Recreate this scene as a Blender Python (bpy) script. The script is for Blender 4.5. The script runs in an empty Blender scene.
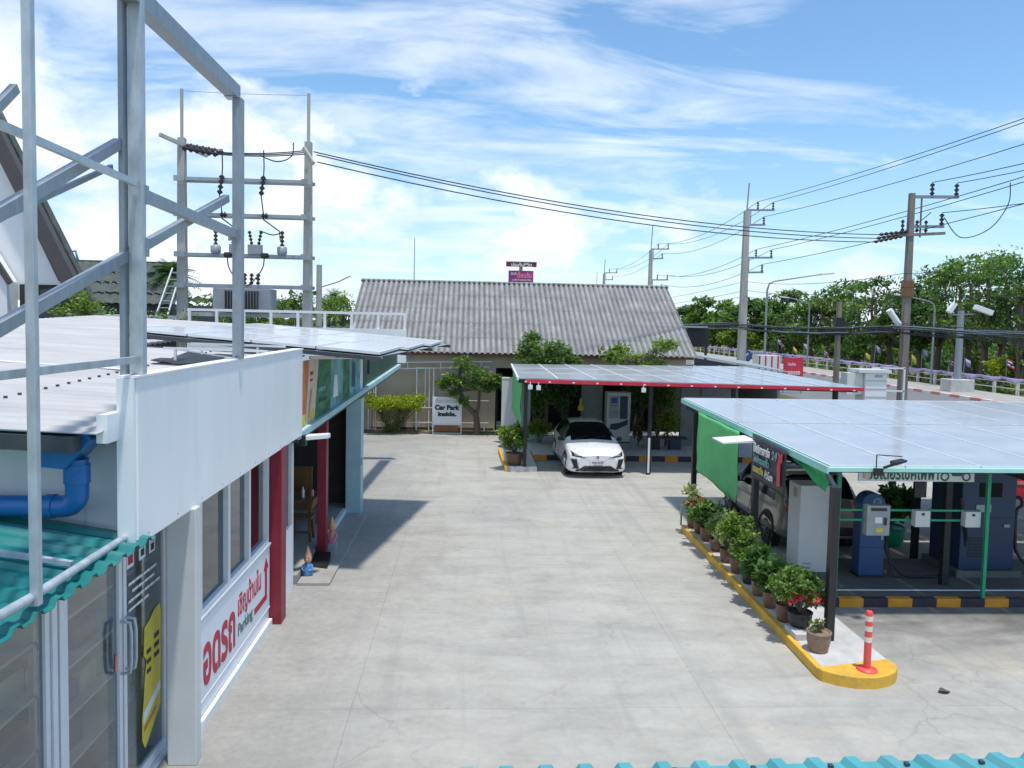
import bpy, math, random
from mathutils import Vector, Matrix
from mathutils.bvhtree import BVHTree

SC = bpy.context.scene
COL = SC.collection
R = math.radians
SCALE = 1.18            # everything below is laid out in units of 1.18 m

# ------------------------------------------------------------------ camera
CAM_H = 4.15
yaw, pit, rol = R(3.1), R(3.3), R(1.2)
fw = Vector((math.sin(yaw)*math.cos(pit), math.cos(yaw)*math.cos(pit), -math.sin(pit)))
r0 = Vector((math.cos(yaw), -math.sin(yaw), 0)); u0 = r0.cross(fw)
rt = r0*math.cos(rol) + u0*math.sin(rol); up = rt.cross(fw)
cd = bpy.data.cameras.new('camera'); cam = bpy.data.objects.new('camera', cd); COL.objects.link(cam)
cam.matrix_world = Matrix(((rt.x, up.x, -fw.x, 0), (rt.y, up.y, -fw.y, 0), (rt.z, up.z, -fw.z, CAM_H*SCALE), (0, 0, 0, 1)))
cd.sensor_width = 36; cd.lens = 36*770/1024; cd.shift_y = -18/1024; cd.clip_end = 3000; cd.clip_start = .05
SC.camera = cam

# ------------------------------------------------------------------ sun, sky, exposure
SUN_EL = R(78); TO = Vector((.50, -.866, 0)).normalized()
tosun = Vector((TO.x*math.cos(SUN_EL), TO.y*math.cos(SUN_EL), math.sin(SUN_EL)))
sl = bpy.data.lights.new('sun', 'SUN'); sl.energy = 2.8; sl.angle = R(2.5); sl.color = (1, .955, .88)
so = bpy.data.objects.new('sun', sl); COL.objects.link(so); so.rotation_euler = tosun.to_track_quat('Z', 'Y').to_euler()
SC.view_settings.view_transform = 'Standard'; SC.view_settings.look = 'None'
SC.view_settings.exposure = 0.44; SC.view_settings.gamma = 1

W = bpy.data.worlds.new('World'); SC.world = W; W.use_nodes = True
nt = W.node_tree; nt.nodes.clear()
def N(t, typ, **kw):
    n = t.nodes.new(typ)
    for k, v in kw.items(): setattr(n, k, v)
    return n
def math_node(t, op, a, b=None, c=None, clamp=False):
    n = N(t, 'ShaderNodeMath', operation=op, use_clamp=clamp)
    for i, s in enumerate((a, b, c)):
        if s is None: continue
        if isinstance(s, (int, float)): n.inputs[i].default_value = s
        else: t.links.new(s, n.inputs[i])
    return n.outputs[0]
def ramp(t, src, stops):
    n = N(t, 'ShaderNodeValToRGB'); e = n.color_ramp.elements
    while len(e) < len(stops): e.new(.5)
    for k, (p, c) in enumerate(stops):
        e[k].position = p; e[k].color = (c, c, c, 1) if isinstance(c, (int, float)) else (*c, 1)
    t.links.new(src, n.inputs[0]); return n.outputs[0]
def noise(t, vec, scale, detail=5, rough=.55, dist=0.):
    n = N(t, 'ShaderNodeTexNoise'); n.inputs['Scale'].default_value = scale; n.inputs['Detail'].default_value = detail
    n.inputs['Roughness'].default_value = rough; n.inputs['Distortion'].default_value = dist
    if vec is not None: t.links.new(vec, n.inputs['Vector'])
    return n.outputs['Fac']
def mapping(t, vec, loc=(0, 0, 0), rot=(0, 0, 0), sc=(1, 1, 1)):
    n = N(t, 'ShaderNodeMapping'); n.inputs['Location'].default_value = loc; n.inputs['Rotation'].default_value = rot; n.inputs['Scale'].default_value = sc
    t.links.new(vec, n.inputs['Vector']); return n.outputs[0]
def mixc(t, fac, a, b, typ='MIX'):
    n = N(t, 'ShaderNodeMix', data_type='RGBA', blend_type=typ)
    for i, s in ((0, fac), (6, a), (7, b)):
        if isinstance(s, (int, float)): n.inputs[i].default_value = s
        elif isinstance(s, tuple): n.inputs[i].default_value = (*s, 1)
        else: t.links.new(s, n.inputs[i])
    return n.outputs[2]

sky = N(nt, 'ShaderNodeTexSky', sky_type='NISHITA', sun_disc=False)
sky.sun_elevation = SUN_EL; sky.sun_rotation = math.atan2(TO.x, TO.y); sky.air_density = 1.0; sky.dust_density = .6; sky.ozone_density = 1.4
tc = N(nt, 'ShaderNodeTexCoord'); dvec = tc.outputs['Generated']
sep = N(nt, 'ShaderNodeSeparateXYZ'); nt.links.new(dvec, sep.inputs[0])
zz = math_node(nt, 'ADD', math_node(nt, 'MAXIMUM', sep.outputs[2], 0.0), .16)
px = math_node(nt, 'DIVIDE', sep.outputs[0], zz); py = math_node(nt, 'DIVIDE', sep.outputs[1], zz)
cb = N(nt, 'ShaderNodeCombineXYZ'); nt.links.new(px, cb.inputs[0]); nt.links.new(py, cb.inputs[1])
# high thin streaks on a flat layer
v1 = mapping(nt, cb.outputs[0], loc=(3.1, 1.7, 0), rot=(0, 0, R(-24)), sc=(.62, 1.5, 1))
n1 = noise(nt, v1, 1.8, 9, .60, .5)
xr = math_node(nt, 'MULTIPLY_ADD', sep.outputs[0], .5, .5)
left = ramp(nt, xr, [(.25, .50), (.5, .455), (.66, .40), (.85, .25)])   # more cloud towards the west (left)
cov1 = ramp(nt, math_node(nt, 'ADD', n1, math_node(nt, 'SUBTRACT', left, .42)), [(.46, 0), (.62, .70), (.85, 1)])
# cumulus bank low in the west, real direction space
v2 = mapping(nt, dvec, loc=(.35, .2, .0), sc=(1, 1, 1.9))
n2 = noise(nt, v2, 5.2, 9, .56, .10)
lowm = ramp(nt, sep.outputs[2], [(0.0, .62), (.13, .56), (.30, .42), (.42, .05)])
leftm = ramp(nt, xr, [(.30, .60), (.50, .44), (.62, .36), (.8, .26)])
cov2 = ramp(nt, math_node(nt, 'ADD', n2, math_node(nt, 'SUBTRACT', math_node(nt, 'ADD', math_node(nt, 'MULTIPLY', lowm, .8), math_node(nt, 'MULTIPLY', leftm, .7)), .75)), [(.48, 0), (.60, 1)])
cov2 = math_node(nt, 'MULTIPLY', cov2, ramp(nt, sep.outputs[2], [(.27, 1), (.40, 0)]))
cov = math_node(nt, 'MAXIMUM', math_node(nt, 'MULTIPLY', cov1, .78), math_node(nt, 'MULTIPLY', cov2, .93), clamp=True)
shade = ramp(nt, noise(nt, mapping(nt, dvec, loc=(.37, .2, .06), sc=(1, 1, 1.9)), 5.5, 6, .6), [(.3, (4.3, 4.9, 5.9)), (.62, (6.4, 6.75, 7.1))])
hz = ramp(nt, sep.outputs[2], [(0, .40), (.10, .20), (.26, 0)])
skyb = mixc(nt, 1.0, sky.outputs[0], (.78, .985, 1.08), 'MULTIPLY')
skyc = mixc(nt, hz, skyb, (4.2, 4.9, 6.4))
skyc = mixc(nt, cov, skyc, shade)
bg = N(nt, 'ShaderNodeBackground'); nt.links.new(skyc, bg.inputs[0]); bg.inputs[1].default_value = .135
nt.links.new(bg.outputs[0], N(nt, 'ShaderNodeOutputWorld').inputs[0])

# ------------------------------------------------------------------ materials
def base_mat(name):
    m = bpy.data.materials.new(name); m.use_nodes = True
    t = m.node_tree; p = t.nodes['Principled BSDF']
    g = N(t, 'ShaderNodeNewGeometry')
    return m, t, p, g
def mat(name, col, rough=.6, metal=0., var=.12, scale=5., stretch=(1, 1, 1), bump=0., bscale=60., dirt=0., dscale=1.3, dcol=None, spec=.5, coat=0., sheen=0):
    m, t, p, g = base_mat(name)
    v = mapping(t, g.outputs['Position'], sc=stretch)
    f = noise(t, v, scale, 6, .62)
    lo = tuple(max(0, c*(1-var)) for c in col); hi = tuple(min(1, c*(1+var)) for c in col)
    c = ramp(t, f, [(.3, lo), (.7, hi)])
    if dirt > 0:
        d = ramp(t, noise(t, v, dscale, 8, .68, .4), [(.48, 0.), (.75, 1.)])
        c = mixc(t, math_node(t, 'MULTIPLY', d, dirt), c, dcol or tuple(x*.45 for x in col))
    t.links.new(c, p.inputs['Base Color'])
    p.inputs['Roughness'].default_value = rough; p.inputs['Metallic'].default_value = metal
    p.inputs['Specular IOR Level'].default_value = spec; p.inputs['Coat Weight'].default_value = coat
    p.inputs['Coat Roughness'].default_value = .06
    if rough > .15:
        rr = math_node(t, 'MULTIPLY_ADD', f, .25, rough-.12); t.links.new(rr, p.inputs['Roughness'])
    if bump > 0:
        b = N(t, 'ShaderNodeBump'); b.inputs['Strength'].default_value = bump; b.inputs['Distance'].default_value = .02
        t.links.new(noise(t, g.outputs['Position'], bscale, 4, .6), b.inputs['Height']); t.links.new(b.outputs[0], p.inputs['Normal'])
    return m
def leaf_mat(name, a, b, c):
    m, t, p, g = base_mat(name)
    f = math_node(t, 'ADD', math_node(t, 'MULTIPLY', g.outputs['Random Per Island'], .6), math_node(t, 'MULTIPLY', noise(t, g.outputs['Position'], .9, 3), .45))
    col = ramp(t, f, [(.15, a), (.5, b), (.92, c)])
    t.links.new(col, p.inputs['Base Color']); p.inputs['Roughness'].default_value = .5; p.inputs['Specular IOR Level'].default_value = .35
    tr = N(t, 'ShaderNodeBsdfTranslucent'); t.links.new(mixc(t, 1., col, (1.5, 1.6, .5), 'MULTIPLY'), tr.inputs[0])
    mx = N(t, 'ShaderNodeMixShader'); mx.inputs[0].default_value = .30
    t.links.new(p.outputs[0], mx.inputs[1]); t.links.new(tr.outputs[0], mx.inputs[2])
    t.links.new(mx.outputs[0], t.nodes['Material Output'].inputs[0]); return m
def cloth_mat(name, col, trans=.45, var=.1):
    m, t, p, g = base_mat(name)
    c = ramp(t, noise(t, g.outputs['Position'], 3, 5), [(.3, tuple(x*(1-var) for x in col)), (.7, tuple(min(1, x*(1+var)) for x in col))])
    t.links.new(c, p.inputs['Base Color']); p.inputs['Roughness'].default_value = .6
    tr = N(t, 'ShaderNodeBsdfTranslucent'); t.links.new(c, tr.inputs[0])
    mx = N(t, 'ShaderNodeMixShader'); mx.inputs[0].default_value = trans
    t.links.new(p.outputs[0], mx.inputs[1]); t.links.new(tr.outputs[0], mx.inputs[2])
    t.links.new(mx.outputs[0], t.nodes['Material Output'].inputs[0]); return m
def glass_mat(name, tint=(.55, .6, .6), rough=.02):
    m = bpy.data.materials.new(name); m.use_nodes = True; t = m.node_tree; t.nodes.clear()
    tr = N(t, 'ShaderNodeBsdfTransparent'); tr.inputs[0].default_value = (*tint, 1)
    gl = N(t, 'ShaderNodeBsdfGlossy'); gl.inputs['Roughness'].default_value = rough; gl.inputs[0].default_value = (.9, .95, 1, 1)
    fr = N(t, 'ShaderNodeLayerWeight'); fr.inputs['Blend'].default_value = .5; sch = math_node(t, 'POWER', fr.outputs['Facing'], 4.)
    mx = N(t, 'ShaderNodeMixShader'); t.links.new(math_node(t, 'MULTIPLY_ADD', sch, .9, .07, clamp=True), mx.inputs[0])
    t.links.new(tr.outputs[0], mx.inputs[1]); t.links.new(gl.outputs[0], mx.inputs[2])
    t.links.new(mx.outputs[0], N(t, 'ShaderNodeOutputMaterial').inputs[0]); return m

def concrete_mat():
    m, t, p, g = base_mat('forecourt_concrete'); P = g.outputs['Position']
    fine = noise(t, P, 9, 8, .7); mid = noise(t, P, 1.1, 8, .65, .6); big = noise(t, P, .23, 5, .6, .8)
    streak = noise(t, mapping(t, P, rot=(0, 0, R(14)), sc=(.35, 1.5, 1)), 1.2, 9, .68, .8)
    c = ramp(t, mid, [(.28, (.345, .328, .290)), (.50, (.435, .417, .372)), (.72, (.51, .49, .44))])
    c = mixc(t, .36, c, ramp(t, streak, [(.34, (.27, .26, .235)), (.55, (.45, .433, .39)), (.75, (.525, .506, .46))]))
    c = mixc(t, math_node(t, 'MULTIPLY', ramp(t, big, [(.5, 0.), (.62, 1.)]), .35), c, (.30, .30, .295))
    # worn yellowish patch of bare aggregate
    tan = ramp(t, noise(t, mapping(t, P, loc=(5.2, 1.2, 0)), .55, 6, .6, .5), [(.60, 0.), (.70, 1.)])
    c = mixc(t, math_node(t, 'MULTIPLY', tan, .35), c, (.55, .47, .34))
    # tyre-worn dark lane along the shop
    sx = N(t, 'ShaderNodeSeparateXYZ'); t.links.new(P, sx.inputs[0])
    lane = ramp(t, math_node(t, 'MULTIPLY_ADD', sx.outputs[0], .125, math_node(t, 'MULTIPLY_ADD', mid, .35, .30)), [(.12, 1.), (.42, 0.)])
    c = mixc(t, math_node(t, 'MULTIPLY', lane, .55), c, mixc(t, fine, (.17, .165, .155), (.40, .385, .35)))
    c = mixc(t, .55, c, ramp(t, fine, [(.25, (.72, .72, .72)), (.75, (1., 1., 1.))]), 'MULTIPLY')
    trk = noise(t, mapping(t, P, rot=(0, 0, R(-7)), sc=(1.9, .10, 1)), 1.3, 4, .6, .35)
    c = mixc(t, math_node(t, 'MULTIPLY', ramp(t, trk, [(.54, 0.), (.68, 1.)]), .30), c, (.25, .245, .235))
    spots = ramp(t, noise(t, P, 3.3, 3, .5, .2), [(.68, 0.), (.74, 1.)])
    c = mixc(t, math_node(t, 'MULTIPLY', spots, .22), c, (.20, .195, .19))
    # darker mottled patch of the concrete in front of the charging bay
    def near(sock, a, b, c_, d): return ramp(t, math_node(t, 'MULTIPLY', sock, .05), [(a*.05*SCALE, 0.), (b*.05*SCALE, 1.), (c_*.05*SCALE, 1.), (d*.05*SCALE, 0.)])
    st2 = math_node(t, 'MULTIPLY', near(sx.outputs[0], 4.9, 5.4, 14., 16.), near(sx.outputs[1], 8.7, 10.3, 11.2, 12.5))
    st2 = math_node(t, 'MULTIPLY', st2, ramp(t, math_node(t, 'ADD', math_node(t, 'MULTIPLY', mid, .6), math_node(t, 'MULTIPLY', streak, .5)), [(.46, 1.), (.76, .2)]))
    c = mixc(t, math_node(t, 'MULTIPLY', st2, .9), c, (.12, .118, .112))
    # slab joints and cracks
    wob = N(t, 'ShaderNodeVectorMath', operation='ADD'); t.links.new(P, wob.inputs[0])
    wm = N(t, 'ShaderNodeVectorMath', operation='SCALE'); nn = N(t, 'ShaderNodeTexNoise'); nn.inputs['Scale'].default_value = 3.; t.links.new(P, nn.inputs[0])
    t.links.new(nn.outputs['Color'], wm.inputs[0]); wm.inputs[3].default_value = .035; t.links.new(wm.outputs[0], wob.inputs[1])
    br = N(t, 'ShaderNodeTexBrick'); br.inputs['Scale'].default_value = 1; br.inputs['Brick Width'].default_value = 4.6; br.inputs['Row Height'].default_value = 5.6
    br.inputs['Mortar Size'].default_value = .009; br.inputs['Mortar Smooth'].default_value = .6; br.offset = 0
    t.links.new(mapping(t, wob.outputs[0], loc=(1.4, 1.7, 0)), br.inputs[0])
    vo = N(t, 'ShaderNodeTexVoronoi', feature='DISTANCE_TO_EDGE'); vo.inputs['Scale'].default_value = .33
    w2 = N(t, 'ShaderNodeVectorMath', operation='ADD'); t.links.new(P, w2.inputs[0]); ws = N(t, 'ShaderNodeVectorMath', operation='SCALE'); ws.inputs[3].default_value = .9
    n5 = N(t, 'ShaderNodeTexNoise'); n5.inputs['Scale'].default_value = 1.1; n5.inputs['Detail'].default_value = 7; t.links.new(P, n5.inputs[0]); t.links.new(n5.outputs['Color'], ws.inputs[0]); t.links.new(ws.outputs[0], w2.inputs[1]); t.links.new(w2.outputs[0], vo.inputs[0])
    crack = math_node(t, 'MULTIPLY', ramp(t, vo.outputs[0], [(.0, 1.), (.006, 0.)]), ramp(t, big, [(.5, 0.), (.56, 1.)]))
    lines = math_node(t, 'MAXIMUM', math_node(t, 'MULTIPLY', br.outputs['Fac'], .30), math_node(t, 'MULTIPLY', crack, .28))
    c = mixc(t, lines, c, (.13, .125, .12))
    t.links.new(c, p.inputs['Base Color']); p.inputs['Roughness'].default_value = .82; p.inputs['Specular IOR Level'].default_value = .3
    b = N(t, 'ShaderNodeBump'); b.inputs['Strength'].default_value = .35; b.inputs['Distance'].default_value = .015
    t.links.new(math_node(t, 'SUBTRACT', noise(t, P, 35, 6, .7), lines), b.inputs['Height']); t.links.new(b.outputs[0], p.inputs['Normal'])
    return m
def fibre_cement_mat():
    m, t, p, g = base_mat('weathered_fibre_cement'); P = g.outputs['Position']
    c = ramp(t, noise(t, P, 1.2, 8, .7), [(.3, (.22, .222, .218)), (.55, (.31, .311, .305)), (.75, (.41, .41, .40))])
    st = noise(t, mapping(t, P, sc=(4.2, .35, .35)), 1.6, 6, .7)
    c = mixc(t, math_node(t, 'MULTIPLY', ramp(t, st, [(.45, 0.), (.70, 1.)]), .45), c, (.085, .08, .075))
    li = noise(t, P, 7, 6, .75)
    c = mixc(t, math_node(t, 'MULTIPLY', ramp(t, li, [(.55, 0.), (.75, 1.)]), .5), c, (.50, .49, .46))
    # grime settles in the troughs of the sheets
    sx_ = N(t, 'ShaderNodeSeparateXYZ'); t.links.new(P, sx_.inputs[0])
    tr = math_node(t, 'COSINE', math_node(t, 'MULTIPLY', sx_.outputs[0], 2*math.pi/(.212*SCALE)))
    trm = math_node(t, 'MULTIPLY', ramp(t, math_node(t, 'MULTIPLY_ADD', tr, .5, .5), [(.10, 1.), (.55, 0.)]), ramp(t, noise(t, P, 1.6, 5, .6), [(.3, .45), (.7, .8)]))
    c = mixc(t, trm, c, (.075, .07, .066))
    t.links.new(c, p.inputs['Base Color']); p.inputs['Roughness'].default_value = .9; return m
def solar_mat(name, a, b, rough=.16):
    m, t, p, g = base_mat(name)
    oc = N(t, 'ShaderNodeTexCoord').outputs['Object']
    br = N(t, 'ShaderNodeTexBrick'); br.offset = 0; br.inputs['Scale'].default_value = 1; br.inputs['Brick Width'].default_value = .155; br.inputs['Row Height'].default_value = .155; br.inputs['Mortar Size'].default_value = .004
    br.inputs['Color1'].default_value = (*a, 1); br.inputs['Color2'].default_value = (*a, 1); br.inputs['Mortar'].default_value = (*b, 1); t.links.new(oc, br.inputs[0])
    dust = ramp(t, noise(t, g.outputs['Position'], 1.4, 7, .65, .3), [(.35, 0.), (.75, 1.)])
    c = mixc(t, math_node(t, 'MULTIPLY', dust, .55), br.outputs[0], (.52, .53, .54))
    t.links.new(c, p.inputs['Base Color']); p.inputs['Roughness'].default_value = rough; p.inputs['Specular IOR Level'].default_value = .6; p.inputs['Coat Weight'].default_value = .45; p.inputs['Coat Roughness'].default_value = .10
    t.links.new(math_node(t, 'MULTIPLY_ADD', dust, .25, rough), p.inputs['Roughness'])
    return m
def ground_mat(name, a, b, c_, sc=.6):
    m, t, p, g = base_mat(name); P = g.outputs['Position']
    c = ramp(t, noise(t, P, sc, 9, .7, .3), [(.32, a), (.5, b), (.7, c_)])
    t.links.new(c, p.inputs['Base Color']); p.inputs['Roughness'].default_value = .95; return m

M = dict(
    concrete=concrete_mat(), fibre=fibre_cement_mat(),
    soil=ground_mat('dry_soil_and_grass', (.05, .075, .02), (.11, .11, .05), (.22, .19, .12), .4),
    asphalt=mat('asphalt', (.17, .17, .172), .85, var=.2, scale=1.1, bump=.3, bscale=60, dirt=.4),
    paving=mat('pale_paving', (.36, .34, .31), .85, var=.15, scale=1.5, dirt=.4),
    slab=mat('island_cement', (.52, .51, .49), .8, var=.16, scale=3, bump=.2, dirt=.45, dscale=1.1, dcol=(.30, .29, .27)),
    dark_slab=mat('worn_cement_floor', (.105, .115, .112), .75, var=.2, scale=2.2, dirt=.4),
    white=mat('white_paint', (.82, .83, .83), .45, var=.035, scale=1.5, stretch=(1, 1, .3), dirt=.12, dscale=.9, dcol=(.58, .6, .6)),
    fascia=mat('white_cladding', (.88, .885, .88), .38, var=.025, scale=1.1, stretch=(1, 1, .22), dirt=.20, dscale=3.4, dcol=(.60, .63, .64)),
    alu=mat('white_aluminium', (.72, .74, .75), .35, var=.04, scale=6, dirt=.12),
    cream=mat('cream_wall', (.50, .42, .31), .8, var=.10, scale=1.3, bump=.15, dirt=.35, dscale=.8, dcol=(.38, .32, .24)),
    galv=mat('galvanised_steel', (.29, .335, .375), .5, .35, var=.2, scale=7, stretch=(1, 1, .35), dirt=.45, dscale=7, dcol=(.20, .17, .14)),
    galv_light=mat('bright_galvanised_steel', (.46, .51, .54), .45, .3, var=.18, scale=9, stretch=(1, 1, .4), dirt=.3, dscale=8, dcol=(.25, .27, .29)),
    roofwhite=mat('weathered_white_sheet', (.46, .455, .45), .6, .05, var=.14, scale=1.8, stretch=(.3, 1, 1), dirt=.4, dscale=1.0, dcol=(.30, .285, .275)),
    teal=mat('teal_sheet', (.012, .20, .19), .35, .1, var=.14, scale=2.6, stretch=(.25, 1, 1), dirt=.55, dscale=2.2, dcol=(.13, .27, .26)),
    teal2=mat('pale_teal_sheet', (.08, .36, .39), .35, .1, var=.12, scale=3, stretch=(1, .25, 1), dirt=.55, dscale=2.6, dcol=(.27, .46, .46)),
    tealwall=mat('pale_teal_paint', (.42, .60, .63), .5, var=.08, scale=2, dirt=.2),
    mint=mat('mint_trim', (.36, .68, .60), .5, var=.06, scale=4, dirt=.2),
    bluepvc=mat('blue_pvc', (.018, .15, .40), .3, var=.08, scale=7, dirt=.15),
    red=mat('dark_red_paint', (.23, .012, .03), .45, var=.15, scale=4),
    redbright=mat('bright_red_paint', (.62, .03, .06), .4, var=.12, scale=4, dirt=.2),
    black=mat('black_paint', (.016, .018, .021), .45, var=.3, scale=6),
    darkgrey=mat('dark_grey', (.05, .055, .06), .6, var=.2, scale=4),
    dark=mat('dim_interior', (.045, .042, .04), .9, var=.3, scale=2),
    midgrey=mat('mid_grey_panel', (.20, .22, .24), .55, var=.12, scale=3, dirt=.2),
    greyroom=mat('shop_interior', (.72, .72, .70), .8, var=.15, scale=1.5),
    wood=mat('varnished_wood', (.20, .085, .03), .45, var=.3, scale=6, stretch=(1, 1, .2)),
    darkwood=mat('dark_board', (.065, .045, .045), .7, var=.25, scale=4, stretch=(.4, .4, .2)),
    yellow=mat('yellow_kerb_paint', (.72, .42, .045), .55, var=.12, scale=3.5, bump=.25, dirt=.7, dscale=2.6, dcol=(.42, .25, .07)),
    kerbblack=mat('black_kerb_paint', (.03, .032, .04), .6, var=.3, scale=6, dirt=.3),
    kerborange=mat('orange_kerb_paint', (.62, .26, .015), .6, var=.15, scale=5, dirt=.35, dcol=(.3, .2, .1)),
    kerbred=mat('faded_red_kerb', (.60, .24, .20), .7, var=.15, scale=4), kerbwhite=mat('white_kerb', (.74, .70, .66), .7, var=.1, scale=4),
    green=mat('green_paint', (.015, .30, .15), .45, var=.1, scale=5),
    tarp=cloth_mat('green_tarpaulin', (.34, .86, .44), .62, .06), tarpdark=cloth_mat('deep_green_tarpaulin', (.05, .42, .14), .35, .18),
    terracotta=mat('brown_glazed_pot', (.15, .072, .045), .35, var=.3, scale=8, dirt=.3, dcol=(.24, .17, .12)),
    claypot=mat('tan_clay_pot', (.26, .185, .125), .6, var=.25, scale=9, dirt=.4), plasticpot=mat('black_plastic_pot', (.022, .022, .026), .4, var=.2),
    potsoil=mat('pot_soil', (.045, .03, .02), .95, var=.4, scale=20), bark=mat('bark', (.13, .10, .075), .9, var=.35, scale=9, stretch=(1, 1, .25), bump=.4, bscale=25),
    polecon=mat('pole_concrete', (.42, .41, .385), .85, var=.14, scale=3, stretch=(1, 1, .3), dirt=.4, dscale=1.3), polebrown=mat('weathered_pole', (.23, .20, .17), .9, var=.3, scale=4, stretch=(1, 1, .2), dirt=.4),
    porcelain=mat('brown_porcelain', (.022, .017, .017), .3, var=.2), cable=mat('black_cable', (.02, .022, .025), .6, var=.2),
    greymetal=mat('grey_metal_box', (.33, .37, .38), .45, .2, var=.1, scale=4, dirt=.25), transformer=mat('transformer_grey', (.27, .30, .33), .5, var=.12, scale=3),
    carwhite=mat('white_car_paint', (.80, .81, .82), .25, var=.01, coat=.9), carsilver=mat('beige_silver_car_paint', (.23, .215, .195), .3, .3, var=.03, coat=.8),
    carglass=mat('dark_car_glass', (.004, .005, .006), .08, var=.1, spec=.12), tyre=mat('tyre_rubber', (.02, .02, .021), .8, var=.2), rim=mat('alloy_rim', (.30, .31, .32), .35, .8, var=.1),
    carblack=mat('black_car_plastic', (.018, .018, .02), .5, var=.2), lampglass=mat('headlamp_glass', (.35, .38, .42), .1, var=.2, coat=.8), taillamp=mat('red_tail_lamp', (.45, .01, .012), .15, coat=.8),
    plate=mat('number_plate', (.72, .72, .70), .5, var=.05),
    chargeblue=mat('deep_blue_cabinet', (.02, .075, .20), .4, var=.1, scale=3), navy=mat('navy_cabinet', (.016, .042, .10), .4, var=.12, scale=3),
    ledwhite=mat('white_plastic', (.74, .75, .76), .4, var=.03), cabinet=mat('off_white_cabinet', (.63, .64, .63), .4, var=.04, scale=2, dirt=.15),
    coral=mat('coral_plastic', (.78, .085, .075), .45, var=.08, dirt=.2, dcol=(.5, .1, .09)), reflect=mat('cream_reflective_band', (.80, .70, .55), .5, var=.08),
    signwhite=mat('sign_white', (.76, .80, .84), .45, var=.03, scale=2), inkred=mat('crimson_ink', (.45, .008, .045), .5, var=.1), inkgrey=mat('grey_green_ink', (.10, .17, .18), .5, var=.1), inkdark=mat('dark_ink', (.04, .04, .045), .6, var=.2), inkgreen=mat('green_ink', (.01, .13, .08), .5, var=.1), inkwhite=mat('white_ink', (.75, .75, .73), .5, var=.05), inkyellow=mat('yellow_ink', (.70, .55, .12), .5, var=.05), inkblue=mat('blue_ink', (.03, .10, .36), .5, var=.1),
    bannerdark=mat('charcoal_banner', (.032, .04, .05), .5, var=.4, scale=5),
    posteryellow=mat('yellow_poster', (.66, .54, .06), .5, var=.14, scale=5, stretch=(1, 1, 2)), posterorange=mat('orange_poster', (.55, .17, .05), .5, var=.35, scale=4), postercream=mat('cream_poster', (.62, .56, .45), .5, var=.2, scale=5), postergreen=mat('green_landscape_poster', (.035, .17, .09), .45, var=.75, scale=3.2, stretch=(1, 1, 2)), posterblue=mat('blue_green_poster', (.16, .37, .39), .45, var=.6, scale=3), posterdark=mat('dark_green_poster', (.03, .075, .05), .5, var=.5, scale=4),
    purple=cloth_mat('lavender_bunting', (.50, .44, .68), .3, .3), magenta=mat('magenta_board', (.30, .03, .22), .5, var=.3, scale=.8), maroon=mat('maroon_board', (.16, .012, .06), .5, var=.1), pink=mat('pink_ink', (.75, .25, .25), .5, var=.2),
    flagred=mat('flag_red', (.55, .02, .05), .6), flagblue=mat('flag_blue', (.03, .03, .25), .6), yellowdark=mat('yellow_board', (.7, .5, .04), .6),
    purpleroof=mat('plum_barge_board', (.078, .068, .068), .6, var=.2, scale=2), mossroof=mat('mossy_tile', (.075, .09, .08), .85, var=.4, scale=2.5, dirt=.4, dcol=(.05, .085, .04)),
    glass=glass_mat('door_glass', (.74, .77, .77)), glassdark=glass_mat('tinted_glass', (.22, .26, .28)),
    solar=solar_mat('solar_glass', (.36, .375, .395), (.42, .43, .44), .28), solarpale=solar_mat('pale_solar_glass', (.52, .53, .54), (.6, .61, .62), .28), sheetgrey=mat('grey_roof_sheet', (.36, .39, .42), .35, .1, var=.14, scale=2.0, dirt=.3, coat=.3),
    leafmid=leaf_mat('mid_green_leaf', (.04, .088, .02), (.10, .19, .04), (.22, .33, .08)), leafdark=leaf_mat('dark_green_leaf', (.02, .056, .018), (.05, .12, .032), (.11, .21, .055)),
    leafolive=leaf_mat('olive_leaf', (.045, .08, .024), (.11, .165, .052), (.21, .28, .11)), leaflime=leaf_mat('lime_leaf', (.055, .12, .016), (.14, .235, .03), (.27, .35, .06)), leafyellow=leaf_mat('yellow_green_leaf', (.09, .14, .012), (.26, .33, .02), (.42, .45, .035)), leafpale=leaf_mat('pale_variegated_leaf', (.10, .16, .05), (.24, .30, .13), (.48, .50, .30)), leafrust=leaf_mat('rust_leaf', (.06, .03, .01), (.14, .08, .03), (.2, .14, .05)),
    petal=leaf_mat('coral_red_petal', (.45, .02, .04), (.62, .05, .08), (.70, .18, .18)), petalpink=leaf_mat('dusty_pink_petal', (.25, .05, .08), (.4, .1, .13), (.5, .2, .2)), petalwhite=leaf_mat('white_petal', (.6, .6, .55), (.7, .7, .65), (.75, .75, .7)),
    figorange=mat('peach_glaze', (.66, .34, .20), .4, var=.1), figblue=mat('blue_glaze', (.10, .25, .50), .3, var=.5, scale=30), figpink=mat('pink_glaze', (.6, .22, .22), .4, var=.2, scale=20), tankblue=mat('blue_tank', (.02, .16, .36), .4, var=.1),
)
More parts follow.
